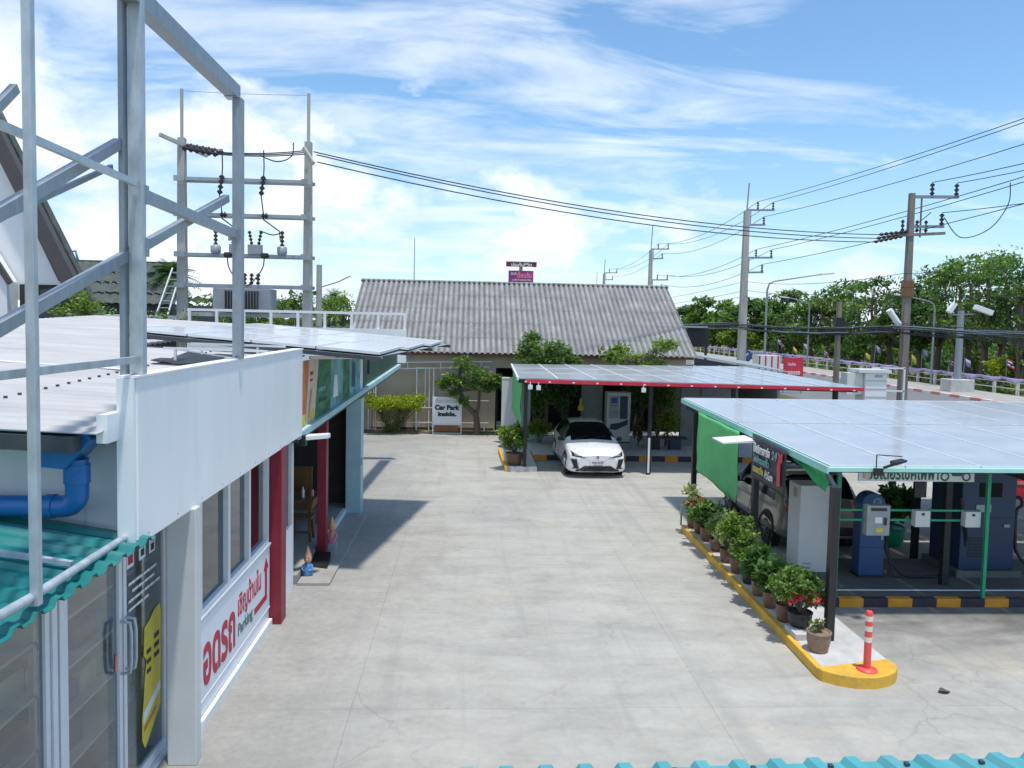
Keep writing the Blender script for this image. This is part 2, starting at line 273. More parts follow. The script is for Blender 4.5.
# ------------------------------------------------------------------ mesh building
def cat(p0, p1, p2, p3, t): return [.5*((2*b)+(c-a)*t+(2*a-5*b+4*c-d)*t*t+(3*b-a-3*c+d)*t**3) for a, b, c, d in zip(p0, p1, p2, p3)]
def sample(ctrl, n):
    out = []; k = len(ctrl)
    for i in range(k-1):
        for j in range(n): out.append(cat(ctrl[max(i-1,0)], ctrl[i], ctrl[i+1], ctrl[min(i+2,k-1)], j/n))
    out.append(list(ctrl[-1])); return out
ORG = {}
class MB:
    def __init__(s): s.v = []; s.f = []; s.mi = []; s.sm = []
    def add(s, vs, fs, mi=0, smooth=False):
        o = len(s.v); s.v += [tuple(q) for q in vs]
        for f in fs: s.f.append(tuple(i+o for i in f)); s.mi.append(mi); s.sm.append(smooth)
    def box(s, x0, x1, y0, y1, z0, z1, mi=0):
        s.add([(x0,y0,z0),(x1,y0,z0),(x1,y1,z0),(x0,y1,z0),(x0,y0,z1),(x1,y0,z1),(x1,y1,z1),(x0,y1,z1)],
              [(0,3,2,1),(4,5,6,7),(0,1,5,4),(1,2,6,5),(2,3,7,6),(3,0,4,7)], mi); return s
    def bar(s, p, q, w, h, mi=0, upv=(0,0,1)):
        p = Vector(p); q = Vector(q); d = (q-p).normalized(); u = Vector(upv)
        if abs(d.dot(u)) > .98: u = Vector((0,1,0))
        a = d.cross(u).normalized()*w/2; b = a.cross(d).normalized()*h/2
        s.add([p-a-b, p+a-b, p+a+b, p-a+b, q-a-b, q+a-b, q+a+b, q-a+b], [(0,1,2,3),(7,6,5,4),(0,4,5,1),(1,5,6,2),(2,6,7,3),(3,7,4,0)], mi); return s
    def tube(s, pts, r, n=10, mi=0, cap=True):
        pts = [Vector(p) for p in pts]; k = len(pts); rs = r if isinstance(r, (list, tuple)) else [r]*k
        vs = []; a = None
        for i, p in enumerate(pts):
            d = (pts[min(i+1, k-1)]-pts[max(i-1, 0)]).normalized()
            if a is None:
                a = d.orthogonal().normalized()
            else: a = (a-d*a.dot(d)).normalized()
            b = d.cross(a)
            vs += [p+(a*math.cos(2*math.pi*j/n)+b*math.sin(2*math.pi*j/n))*rs[i] for j in range(n)]
        fs = [(i*n+j, i*n+(j+1) % n, (i+1)*n+(j+1) % n, (i+1)*n+j) for i in range(k-1) for j in range(n)]
        s.add(vs, fs, mi, True)
        if cap: s.add(vs[:n], [tuple(range(n-1, -1, -1))], mi); s.add(vs[-n:], [tuple(range(n))], mi)
        return s
    def curve(s, pts, r, n=8, mi=0): return s.tube(sample([list(p) for p in pts], 6), r, n, mi)
    def lathe(s, prof, c=(0,0,0), n=20, mi=0):
        vs = [(c[0]+r*math.cos(2*math.pi*j/n), c[1]+r*math.sin(2*math.pi*j/n), c[2]+z) for r, z in prof for j in range(n)]
        fs = [(i*n+j, i*n+(j+1) % n, (i+1)*n+(j+1) % n, (i+1)*n+j) for i in range(len(prof)-1) for j in range(n)]
        s.add(vs, fs, mi, True)
        s.add(vs[:n], [tuple(range(n-1, -1, -1))], mi); s.add(vs[-n:], [tuple(range(n))], mi); return s
    def prism(s, poly, ax, a, b, mi=0):
        # poly in the plane across axis ax ('x': (y,z), 'y': (x,z), 'z': (x,y))
        def P(u, v, w): return {'x': (w,u,v), 'y': (u,w,v), 'z': (u,v,w)}[ax]
        n = len(poly); vs = [P(u,v,a) for u, v in poly]+[P(u,v,b) for u, v in poly]
        s.add(vs, [tuple(range(n-1,-1,-1)), tuple(range(n,2*n))]+[(i,(i+1) % n,n+(i+1) % n,n+i) for i in range(n)], mi); return s
    def quad(s, a, b, c, d, mi=0): s.add([a,b,c,d], [(0,1,2,3)], mi); return s
    def grid(s, fn, us, vs, mi=0, smooth=True):
        nu, nv = len(us), len(vs)
        s.add([fn(u, v) for v in vs for u in us], [(j*nu+i, j*nu+i+1, (j+1)*nu+i+1, (j+1)*nu+i) for j in range(nv-1) for i in range(nu-1)], mi, smooth); return s
    def leaf(s, p, size, rng, asp=.5, mi=0, upb=.35):
        d = Vector((rng.gauss(0,1), rng.gauss(0,1), rng.gauss(0,.7))).normalized()
        nrm = Vector((rng.gauss(0,1), rng.gauss(0,1), rng.gauss(0,1)+upb*3)).normalized()
        b = d.cross(nrm)
        if b.length < 1e-3: return
        b.normalize(); sz = size*rng.uniform(.65, 1.3); p = Vector(p)
        s.add([p, p+d*sz*.5+b*sz*asp*.5, p+d*sz, p+d*sz*.5-b*sz*asp*.5], [(0,1,2,3)], mi)
    def cloud(s, c, r, n, size, rng, asp=.5, mi=0, shell=.55, upb=.35):
        rx, ry, rz = (r, r, r) if isinstance(r, (int, float)) else r
        for _ in range(n):
            d = Vector((rng.gauss(0,1), rng.gauss(0,1), rng.gauss(0,1))).normalized()*(rng.uniform(shell**3, 1)**(1/3))*rng.choice((1,1,1,.7))
            s.leaf((c[0]+d.x*rx, c[1]+d.y*ry, c[2]+d.z*rz), size, rng, asp, mi, upb)
        return s
    def xf(s, f, start=0):
        s.v[start:] = [tuple(f(v)) for v in s.v[start:]]; return s
    def build(s, name, mats, parent=None, loc=None, bevel=0, solid=0):
        o = ORG[parent] if parent is not None else Vector(loc or (0,0,0))
        me = bpy.data.meshes.new(name); me.from_pydata([(x-o[0], y-o[1], z-o[2]) for x, y, z in s.v], [], s.f)
        for m in (mats if isinstance(mats, (list, tuple)) else [mats]): me.materials.append(M[m])
        me.polygons.foreach_set('material_index', s.mi); me.polygons.foreach_set('use_smooth', s.sm); me.update()
        ob = bpy.data.objects.new(name, me); COL.objects.link(ob); ORG[ob] = Vector(o)
        if parent is not None: ob.parent = parent
        else: ob.location = o
        if solid:
            md = ob.modifiers.new('thickness', 'SOLIDIFY'); md.thickness = solid; md.offset = 0
        if bevel:
            md = ob.modifiers.new('edge', 'BEVEL'); md.width = bevel; md.segments = 2; md.limit_method = 'ANGLE'
        return ob
def tag(o, label=None, cat=None, group=None, kind=None):
    for k, v in (('label', label), ('category', cat), ('group', group), ('kind', kind)):
        if v: o[k] = v
    return o
def thing(name, label, cat, loc, group=None):
    o = bpy.data.objects.new(name, None); COL.objects.link(o); o.location = loc; o.empty_display_size = .2
    ORG[o] = Vector(loc); return tag(o, label, cat, group)
def struct(name, mb, m, **k): return tag(mb.build(name, m, **k), kind='structure')
def clone(root, loc, rotz=0, label=None, scale=None):
    def cp(o, par):
        c = o.copy(); COL.objects.link(c)
        if par is not None: c.parent = par
        ORG[c] = Vector(loc)
        for ch in list(o.children): cp(ch, c)
        return c
    kids = list(root.children); r = root.copy(); COL.objects.link(r); ORG[r] = Vector(loc)
    for ch in kids: cp(ch, r)
    r.location = loc; r.rotation_euler = (0, 0, rotz)
    if label: r['label'] = label
    if scale: r.scale = scale
    return r
def text(name, body, parent, c, right, upv, w, h, m, bold=0., depth=.004, track=1.):
    cu = bpy.data.curves.new('lettering', 'FONT'); cu.body = body; cu.size = 1; cu.extrude = .01; cu.offset = bold; cu.space_character = track; cu.resolution_u = 4
    t = bpy.data.objects.new('lettering', cu); COL.objects.link(t)
    dg = bpy.context.evaluated_depsgraph_get(); dg.update()
    me = bpy.data.meshes.new_from_object(t.evaluated_get(dg)); bpy.data.objects.remove(t); bpy.data.curves.remove(cu)
    xs = [v.co.x for v in me.vertices]; ys = [v.co.y for v in me.vertices]
    x0, x1, y0, y1 = min(xs), max(xs), min(ys), max(ys)
    rgt = Vector(right).normalized(); upw = Vector(upv).normalized(); nrm = rgt.cross(upw); c = Vector(c)-ORG[parent]
    for v in me.vertices:
        a = ((v.co.x-x0)/(x1-x0)-.5)*w; b = ((v.co.y-y0)/(y1-y0)-.5)*h
        v.co = c+rgt*a+upw*b+nrm*(depth if v.co.z > 0 else -.002)
    me.materials.clear(); me.materials.append(M[m]); me.name = name
    ob = bpy.data.objects.new(name, me); COL.objects.link(ob); ob.parent = parent; ORG[ob] = ORG[parent]; return ob
def fr(a, b, n): return [a+(b-a)*i/(n-1) for i in range(n)]
TRAP = [(0, 0), (.40, 0), (.52, 1), (.80, 1), (.92, 0)]
def ribs(a, b, pitch, amp, prof=TRAP):
    out = []; k = 0
    while a+k*pitch < b-1e-6:
        for q, hh in prof:
            u = a+(k+q)*pitch
            if u <= b: out.append((u, hh*amp))
        k += 1
    out.append((b, 0)); return out
def vnoise(seed):
    rng = random.Random(seed); ph = [(rng.uniform(0,6.3), rng.uniform(0,6.3)) for _ in range(6)]
    return lambda x, y: sum(math.sin(x*(1.1+.9*i)+a)*math.sin(y*(.9+1.1*i)+b)/(1+i) for i, (a, b) in enumerate(ph))/2
# ------------------------------------------------------------------ the setting
g = MB(); g.quad((-900,-300,-.014),(900,-300,-.014),(900,1500,-.014),(-900,1500,-.014)); struct('ground', g, 'soil')
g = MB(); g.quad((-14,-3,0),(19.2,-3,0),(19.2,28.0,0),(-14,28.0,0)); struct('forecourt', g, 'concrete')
g = MB(); g.quad((19.3,-10,-.005),(30.3,-10,-.005),(30.3,330,-.005),(19.3,330,-.005)); struct('road', g, 'asphalt')
g = MB()
for y0 in range(-8, 300, 6): g.quad((24.72,y0,0),(24.88,y0,0),(24.88,y0+3,0),(24.72,y0+3,0))
struct('road_marking', g, 'kerbwhite')
g = MB()
k = 0; y = 20.
while y < 190:
    g.box(30.3, 30.55, y, y+.998, -.02, .16, k % 2); y += 1.; k += 1
struct('road_kerb', g, ['kerbred', 'kerbwhite'])
g = MB(); g.box(30.55, 34.6, 0, 300, -.02, .13); struct('pavement', g, 'paving')
g = MB(); g.box(-5.2, 1.0, 28.0, 28.62, -.02, .07); struct('flower_bed', g, 'soil')
# soft far hills of green beyond the park
g = MB(); rng = random.Random(5)
struct('park_lawn', MB().quad((34.6,0,.0),(260,0,.0),(260,330,.0),(34.6,330,.0)), 'soil')

# near planted island with the yellow kerb
isl = [(4.40,9.05),(4.53,8.72),(4.72,8.56),(4.93,8.55),(5.08,8.68),(5.07,9.1),(5.08,11.0),(5.08,15.15),(4.42,15.15)]
def inset(poly, d):
    n = len(poly); out = []
    for i in range(n):
        p, q, r = Vector(poly[i-1]), Vector(poly[i]), Vector(poly[(i+1) % n])
        a = (q-p).normalized(); b = (r-q).normalized(); na = Vector((-a.y, a.x)); nb = Vector((-b.y, b.x)); m = (na+nb).normalized()
        out.append(tuple(q+m*d/max(.5, m.dot(na))))
    return out
g = MB(); nose = [(4.34,9.05),(4.45,8.62),(4.66,8.42),(4.95,8.38),(5.13,8.56),(5.15,8.8)]
top = [(4.34+.0,9.05)]+nose[1:]
g.prism([(4.172,8.70),(4.19,8.62),(4.34,8.50),(4.52,8.43),(4.74,8.42),(4.92,8.48),(5.05,8.57),(5.14,8.68),(5.165,8.78),(5.15,8.92),(4.6,8.80)], 'z', -.02, .14)
g.prism([(4.172,8.701),(4.25,8.715),(4.385,15.15),(4.31,15.15)], 'z', -.02, .125)
struct('island_kerb', g, 'yellow', bevel=.012)
struct('island', MB().prism([(4.251,8.72),(4.6,8.803),(5.15,8.923),(5.17,10.97),(5.17,15.15),(4.386,15.15)], 'z', -.02, .12), 'slab', bevel=.006)
# charging bay floor with the black and orange kerb
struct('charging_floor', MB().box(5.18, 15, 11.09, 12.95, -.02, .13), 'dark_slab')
g = MB(); x = 5.18; k = 0
while x < 15: g.box(x, x+.372, 10.98, 11.085, -.02, .128, k % 2); x += .375; k += 1
struct('charging_kerb', g, ['kerbblack', 'kerborange'])
struct('floor_edge_strip', MB().box(5.2, 15, 11.33, 11.36, .12, .138), 'white')
# far car-shed platform with the same kerb, small island in front
struct('shed_platform', MB().box(1.95, 11.2, 22.98, 28.2, -.02, .16), 'slab')
g = MB(); x = 1.95; k = 0
while x < 11.2: g.box(x, x+.395, 22.88, 22.975, -.02, .155, k % 2); x += .4; k += 1
struct('platform_kerb', g, ['kerborange', 'kerbblack'])
struct('shed_island', MB().prism([(1.09,21.1),(1.9,21.1),(1.9,24.2),(1.02,24.2)], 'z', -.02, .13), 'slab')
struct('shed_island_kerb', MB().prism([(1.0,21.08),(1.085,21.08),(1.015,24.2),(.93,24.2)], 'z', -.02, .14), 'yellow')
# shop entrance step
struct('entrance_step', MB().box(-2.62, -2.12, 11.85, 16.15, -.02, .05), 'paving', bevel=.01)

# ------------------------------------------------------------------ shop building on the left
B = thing('shop_building', 'long white shop on the left with white fascia and glass doors', 'building', (-4, 8, 0))
MB().box(-2.62, -2.5, 5.92, 11.62, 2.385, 3.665).build('fascia', 'fascia', B, bevel=.006)
g = MB(); g.box(-2.64, -2.488, 5.90, 11.635, 3.668, 3.685); g.box(-2.64, -2.515, 5.885, 5.917, 2.385, 3.665)
g.build('fascia_trim', 'white', B)
for yy in (7.16, 8.36, 9.56, 10.76): MB().box(-2.4995, -2.4990, yy, yy+.004, 2.39, 3.66).build('panel_joint', 'alu', B)
for yy in fr(6.1, 11.5, 10): MB().box(-2.4996, -2.497, yy, yy+.012, 2.43, 2.442).build('rivet', 'galv', B)
MB().box(-16, -2.66, 6.14, 6.24, 2.42, 3.27).build('upper_wall', 'white', B)
for xx in (-3.35, -3.0, -3.9): MB().box(xx, xx+.012, 6.13, 6.138, 2.42, 3.27).build('wall_joint', 'alu', B)
MB().box(-2.72, -2.46, 7.02, 7.16, 0, 2.398).build('column', 'cabinet', B, bevel=.008)
MB().box(-2.79, -2.655, 7.365, 7.618, 0, 2.398).build('wall_return', 'white', B)
MB().box(-2.78, -2.65, 7.622, 10.30, 0, 1.13).build('lower_wall', 'fascia', B)
g = MB(); g.box(-2.66, -2.60, 7.61, 10.30, 0, .10); g.build('plinth', 'white', B)
# interior shell
g = MB(); g.box(-7.1, -7, 3.4, 11.9, 0, 2.4); g.box(-7, -2.95, 3.4, 11.9, .0, .03); g.box(-7, -2.8, 3.4, 12.0, 2.402, 2.44); g.box(-7, -2.9, 3.35, 3.39, 0, 2.4); g.box(-7, -2.79, 11.78, 11.88, .03, 2.4)
g.build('interior', 'greyroom', B)
# windows
fw_ = MB(); 
for y0, y1 in ((7.63,7.74),(8.56,8.64),(9.36,9.44),(10.2,10.29)): fw_.box(-2.76, -2.645, y0, y1, 1.135, 2.395)
for y0, y1 in ((7.74,8.56),(8.64,9.36),(9.44,10.2)): fw_.box(-2.75, -2.65, y0, y1, 1.135, 1.19); fw_.box(-2.75, -2.65, y0, y1, 2.33, 2.395)
wf = fw_.build('window', 'alu', B)
for y0, y1 in ((7.74,8.56),(8.64,9.36),(9.44,10.2)): MB().box(-2.71, -2.70, y0, y1, 1.19, 2.33).build('pane', 'glassdark', wf)
MB().box(-2.80, -2.62, 7.62, 10.31, 1.11, 1.134).build('sill', 'alu', wf)
# doors
def door(y0, y1, hinge, kind):
    g = MB(); w = .055
    g.box(-2.885, -2.835, y0, y0+w, .05, 2.35); g.box(-2.885, -2.835, y1-w, y1, .05, 2.35)
    g.box(-2.884, -2.836, y0+w, y1-w, 2.29, 2.35); g.box(-2.884, -2.836, y0+w, y1-w, .05, .14)
    d = g.build('door' if kind else 'fixed_panel', 'alu', B)
    MB().box(-2.862, -2.856, y0+w, y1-w, .14, 2.29).build('glass', 'glass', d)
    if kind:
        yh = y1-.03 if kind == 1 else y0+.03
        g = MB(); pts = [(-2.83,yh,1.62),(-2.76,yh,1.61),(-2.75,yh,1.52),(-2.75,yh,1.28),(-2.76,yh,1.19),(-2.83,yh,1.18)]
        g.tube(pts, .014, 8); g.build('handle', 'galv_light', d)
    return d
dA = door(6.42, 7.30, 0, 2); dB = door(5.48, 6.39, 0, 1); door(4.35, 5.3, 0, 0)
g = MB(); g.box(-2.90, -2.82, 5.31, 5.37, 0, 2.395); g.box(-2.90, -2.82, 5.40, 5.46, 0, 2.395); g.box(-2.90, -2.82, 7.305, 7.355, 0, 2.395); g.box(-2.89, -2.83, 4.2, 7.3, 2.355, 2.397); g.box(-2.89, -2.80, 4.2, 7.35, .0, .045)
g.build('door_frame', 'alu', B)
g = MB(); nz = vnoise(3)
yp = [(6.86,.26),(7.20,.50),(7.22,1.36),(7.20,1.47),(7.08,1.46),(6.98,1.40),(6.86,1.36),(6.84,1.12),(6.90,1.05),(6.86,.9),(6.84,.72),(6.80,.55),(6.80,.36)]
g.prism(yp, 'x', -2.853, -2.850); yps = g.build('sticker', 'posteryellow', dA)
g = MB()
for zz in (.98, 1.07, 1.16):
    MB().box(-2.849, -2.847, 6.90, 6.99, zz-.06, zz-.02).build('sticker_print', 'inkdark', dA); MB().box(-2.849, -2.847, 7.06, 7.17, zz+.02, zz+.065).build('sticker_print', 'inkdark', dA)
MB().prism([(6.82,.50),(7.19,.66),(7.19,.74),(6.82,.60)],'x',-2.849,-2.847).build('sticker_print', 'signwhite', dA)
MB().prism([(6.84,.42),(7.1,.52),(7.1,.55),(6.84,.46)],'x',-2.849,-2.847).build('sticker_print', 'posterorange', dA)
g = MB()
for y0 in (6.52, 6.76, 6.97): g.box(-2.853, -2.850, y0, y0+.13, 2.0, 2.19)
g.build('notice', 'signwhite', dA)
g = MB(); g.box(-2.849,-2.847,6.54,6.63,2.03,2.12,0); g.box(-2.849,-2.847,6.79,6.86,2.03,2.09,1); g.box(-2.849,-2.847,6.81,6.85,2.10,2.15,1); g.box(-2.849,-2.847,7.0,7.07,2.02,2.08,1); g.box(-2.849,-2.847,7.02,7.05,2.10,2.17,0)
g.build('notice_print', ['inkred', 'inkdark'], dA)
r_ = random.Random(2)
for q, (a, b) in enumerate(((6.55,7.1),(6.62,6.98),(6.55,7.12),(6.55,6.95))):
    y = a
    while y < b: w_ = r_.uniform(.06,.14); MB().box(-2.853,-2.851,y,y+w_,1.845-q*.075,1.87-q*.075).build('glass_print', 'inkwhite', dA); y += w_+.012
MB().box(-2.853,-2.850,6.30,6.385,1.22,1.36).build('sticker', 'pink', dB)
# red columns, walls and the shop further along
MB().box(-2.70, -2.49, 10.33, 10.60, 0, 2.398).build('red_column', 'red', B, bevel=.008)
MB().box(-2.78, -2.66, 10.61, 11.78, 0, 1.0).build('low_wall', 'fascia', B)
g = MB(); g.box(-2.76,-2.66,10.62,10.7,1.0,2.396); g.box(-2.76,-2.66,11.66,11.78,1.0,2.396); g.box(-2.76,-2.66,10.7,11.66,2.28,2.396)
f2 = g.build('window', 'alu', B); MB().box(-2.72,-2.71,10.7,11.66,1.0,2.28).build('pane', 'glassdark', f2)
g = MB(); g.box(-2.722,-2.705,10.75,11.2,1.5,2.25); g.build('poster', 'pink', f2)
g = MB(); g.box(-8,-2.63,11.9,16.75,-.02,.15); g.build('floor_slab', 'paving', B)
g = MB(); g.box(-2.628,-2.56,13.5,16.2,-.01,.152); g.build('slab_edge', 'white', B)
g = MB(); g.box(-8.1,-8,11.9,16.75,.15,3.2); g.box(-8,-2.59,16.64,16.75,.15,3.2); g.box(-8,-2.62,11.9,16.64,2.9,2.95)
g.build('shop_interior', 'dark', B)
MB().box(-2.60,-2.45,13.3,13.5,.05,2.37).build('red_post', 'red', B)
MB().box(-2.58,-2.27,16.22,16.62,0,2.47).build('end_pillar', 'tealwall', B)
MB().box(-2.29,-2.262,16.3,16.34,1.05,1.2).build('switch_box', 'darkgrey', B)
# main roof: ribs run across, falling towards the yard
def roofz(x, y): return 3.30+.04*(-2.66-x)+.035*(y-6.1)
rb = ribs(5.62, 20.4, .21, .016)
for x0, x1, y1 in ((-17, -9.6, 15.6), (-9.599, -5.2, 20.4), (-5.199, -2.66, 12.6)):
    g = MB(); us = [q for q in rb if q[0] <= y1]
    g.grid(lambda u, v: (v, u[0], roofz(v, u[0])+u[1]), us, [x0, (x0+x1)/2, x1], 0, False)
    g.build('roof', 'roofwhite', B, solid=.008)
for (yy, hh) in rb[3::5]:
    xx = -4.0
    if yy < 12.4: MB().box(xx-.012, xx+.012, yy-.012, yy+.012, roofz(xx,yy)+.01, roofz(xx,yy)+.04).build('roof_screw', 'darkgrey', B)
g = MB(); g.bar((-17,10.4,roofz(-17,10.4)+.024),(-2.7,9.2,roofz(-2.7,9.2)+.024),.10,.010); g.build('flashing', 'white', B)
g = MB(); g.prism([(-17,3.72),(-2.82,3.15),(-2.82,3.262),(-17,3.83)],'y',5.60,5.72); g.build('eave_gutter', 'darkgrey', B)
g = MB(); g.box(-2.71,-2.63,5.72,5.97,3.2,3.41); g.build('gutter_end', 'fascia', B)
# blue downpipe
g = MB(); g.prism([(-3.16,3.02),(-2.95,3.0),(-2.76,3.22),(-2.80,3.3),(-3.16,3.28)],'y',5.74,5.98); hp = g.build('rain_hopper', 'bluepvc', B, bevel=.01)
g = MB(); el = [(-3.0+.13*math.sin(a)-.13+.11, 5.86, 2.83-.13*math.cos(a)) for a in fr(0, math.pi/2, 8)]
pts = [(-5.2,5.86,2.70)]+[(-3.02,5.86,2.70)]+[(-3.02+.1*math.sin(a),5.86,2.80-.1*math.cos(a)) for a in fr(.25, math.pi/2, 6)]+[(-2.92,5.86,3.06)]
g.tube(pts, .082, 16); g.tube([(-3.14,5.86,2.70),(-3.08,5.86,2.70)], .092, 16); g.tube([(-2.92,5.86,2.88),(-2.92,5.86,3.02)], .092, 16)
g.build('downpipe', 'bluepvc', B)
# teal canopy above the doors
Cn = thing('door_canopy', 'teal corrugated metal canopy over the glass doors on the left', 'canopy', (-3, 5, 2.4))
g = MB(); g.grid(lambda u, v: (v, u[0], 2.40+.165*(-2.44-v)+u[1]), ribs(2.6, 6.10, .215, .035), [-2.44,-3.4,-4.6,-6.0], 0, False); g.build('sheet', 'teal', Cn, solid=.006)
g = MB(); g.bar((-2.75,2.6,2.40),(-2.75,6.1,2.40),.05,.05); g.bar((-4.4,2.6,2.66),(-4.4,6.1,2.66),.05,.05); g.build('purlin', 'galv', Cn)
# foreground teal roof under the camera
g = MB(); g.grid(lambda u, v: (u[0], v+.03*u[0], 1.715+.17*(4.02-v)+u[1]), ribs(-1.2, 5.4, .215, .034), [4.02,3.3,2.6], 0, False)
Fn = thing('porch_roof', 'teal corrugated roof edge at the bottom of the view', 'roof', (2, 3, 0)); g.build('sheet', 'teal2', Fn, solid=.006)
g = MB(); g.bar((-1.2,3.6,1.75),(5.4,3.7,1.75),.05,.06); g.bar((-1.2,2.8,1.88),(5.4,2.9,1.88),.05,.06); g.build('purlin', 'galv', Fn)
g = MB()
for xx in (-1.1, 5.3): g.box(xx-.04,xx+.04,2.85,2.95,0,1.86)
g.build('post', 'galv', Fn)
g = MB()
for (u, hh) in ribs(-1.2, 5.4, .215, .034)[3::10]: g.box(u-.012,u+.012,3.86+.028*u,3.885+.028*u,1.725+.17*.14+.033,1.725+.17*.14+.05)
g.build('screw', 'darkgrey', Fn)

# steel sign frame standing on the fascia
F = thing('steel_sign_frame', 'tall galvanised steel frame with crossed braces on the left roof edge', 'steel frame', (-2.56, 6, 2.4))
X = -2.57
def post(x0,x1,y0,y1,z0,z1,m='galv'): return MB().box(x0,x1,y0,y1,z0,z1).build('post', m, F, bevel=.004)
post(-2.485,-2.435,4.44,4.49,2.47,7.9,'galv_light'); post(-2.60,-2.50,6.02,6.10,3.688,7.6,'galv_light'); post(-2.655,-2.615,5.98,6.06,2.38,7.6); post(-2.56,-2.46,8.42,8.52,3.688,6.45)
MB().bar((X,4.0,6.53),(X,8.53,6.53),.13,.14).build('beam', 'galv', F)
def brace(a, b, w, x=X, m='galv', name='brace'): MB().bar((x,a[0],a[1]),(x,b[0],b[1]),w*.8,w).build(name, m, F)
brace((4.0,5.15),(6.0,5.13),.045,-2.54,'galv_light','rail'); brace((3.9,4.40),(6.0,5.42),.075,-2.66); brace((3.9,4.40),(5.97,5.24),.035,-2.70)
brace((6.12,5.06),(8.42,5.02),.085,-2.535,'galv','rail'); brace((3.9,3.87),(8.46,5.40),.075,-2.63); brace((3.9,4.78),(4.62,5.42),.05,-2.62)
brace((3.4,3.80),(6.0,3.80),.05,-2.55,'galv_light','rail')
g = MB(); g.tube([(-2.48,3.3,2.56),(-2.48,4.4,2.52),(-2.60,5.98,2.45)], .028, 10); g.build('base_rail', 'galv_light', F)
g = MB(); g.bar((-2.58,5.10,2.51),(-3.3,5.10,2.62),.04,.03); g.build('cross_bar', 'galv_light', F)
for yy,zz in ((6.10,5.06),(8.41,5.02),(6.10,4.66)):
    MB().box(-2.60,-2.49,yy-.02+.02*(yy > 8),yy+.03,zz-.07,zz+.07).build('gusset', 'galv', F)
for yy in (8.40,8.54): MB().lathe([(.012,0),(.012,.018),(.005,.02)],(-2.51,yy,3.70),8).build('bolt','darkgrey',F)
MB().box(-2.63,-2.49,8.38,8.56,3.686,3.70).build('plate', 'galv_light', F); MB().box(-2.64,-2.48,8.40,8.54,6.452,6.458).build('plate', 'galv_light', F)

# parking sign on the wall
S = thing('parking_sign', 'white wall sign with crimson Thai lettering, the word Parking and an arrow', 'sign', (-2.64, 9, .7))
MB().box(-2.648,-2.632,7.63,10.27,.28,1.08).build('board', 'signwhite', S)
RX, UZ = (0,1,0), (0,0,1)
text('lettering', 'อดรถ', S, (-2.632,8.24,.60), RX, UZ, 1.05, .44, 'inkred', .03)
text('lettering', 'เชิญด้านใน', S, (-2.632,9.36,.79), RX, UZ, .98, .36, 'inkred', .02)
text('lettering', 'Parking', S, (-2.632,9.17,.49), RX, UZ, .60, .19, 'inkgrey', .025)
g = MB(); A = -2.6315
g.prism([(9.55,.43),(10.13,.43),(10.13,.84),(10.20,.84),(10.085,1.0),(9.97,.84),(10.04,.84),(10.04,.51),(9.55,.51)],'x',A,A+.004); g.build('arrow', 'inkred', S)
g = MB(); g.box(-2.65,-2.626,7.62,10.28,.262,.278); g.box(-2.65,-2.626,7.62,10.28,1.082,1.098); g.build('edge_strip', 'alu', S)

# advertising strip above the restaurant front, drifting outward
def sx(y): return -2.61+(y-11.66)*.052
def sb(y): return 2.42+(y-11.66)*.043
V = thing('advertising_board', 'slanting strip of orange and green poster panels beneath the roof overhang', 'advertising board', (-2.5, 14, 2.4))
def strip(a0, a1, b0, b1, z0, z1, off, m, nm):
    # bottom edge a0..a1, top edge b0..b1 along the board
    q = [(a0, z0), (a1, z0), (b1, z1), (b0, z1)]
    f_ = [(sx(y)+off, y, z if z > 0 else sb(y)) for y, z in q]; k_ = [(x-.02, y, z) for x, y, z in f_]
    g = MB(); g.add(f_+k_, [(0,1,2,3),(7,6,5,4),(0,4,5,1),(1,5,6,2),(2,6,7,3),(3,7,4,0)]); return g.build(nm, m, V)
ed = [(11.66,11.66,'signwhite'),(11.76,11.78,'posterblue'),(11.86,11.95,'postercream'),(11.95,12.08,'posterorange'),(12.25,12.42,'postercream'),(12.50,12.70,'postercream'),(12.78,13.06,'postergreen'),(13.9,13.95,'posterblue'),(14.9,14.95,'postergreen'),(15.5,15.5,'posterblue'),(16.6,16.6,'signwhite'),(16.9,16.9,'posterdark'),(22,22,None)]
for (a0,b0,m),(a1,b1,_) in zip(ed, ed[1:]): strip(a0, a1-.006, b0, b1-.006, 0, 3.47, 0, m, 'poster')
strip(11.98,12.2,12.0,12.22,2.46,2.62,.004,'posteryellow','print'); strip(12.52,12.72,12.55,12.76,2.47,2.66,.004,'posteryellow','print'); strip(12.36,12.44,12.52,12.60,2.55,3.0,.004,'posterorange','print')
strip(12.48,12.66,12.50,12.69,3.22,3.28,.004,'inkred','print'); strip(12.46,12.64,12.48,12.66,3.12,3.16,.004,'inkred','print'); strip(11.88,11.93,11.92,11.97,2.6,2.95,.004,'postergreen','print')
strip(13.0,13.5,13.05,13.55,2.9,2.97,.004,'posterblue','print'); strip(13.05,13.6,13.1,13.65,2.72,2.78,.004,'posterdark','print'); strip(14.1,14.5,14.2,14.4,2.7,3.1,.004,'signwhite','print'); strip(15.7,16.1,15.75,16.05,2.75,3.25,.004,'chargeblue','print')
g = MB(); g.bar((sx(11.6)+.02,11.6,sb(11.6)-.05),(sx(22.1)+.02,22.1,sb(22.1)-.05),.12,.10); g.build('lower_beam','tealwall',V)
g = MB(); g.bar((sx(11.6)-.1,11.6,sb(11.6)-.13),(sx(22.1)-.1,22.1,sb(22.1)-.13),.3,.04); g.build('soffit','darkgrey',V)
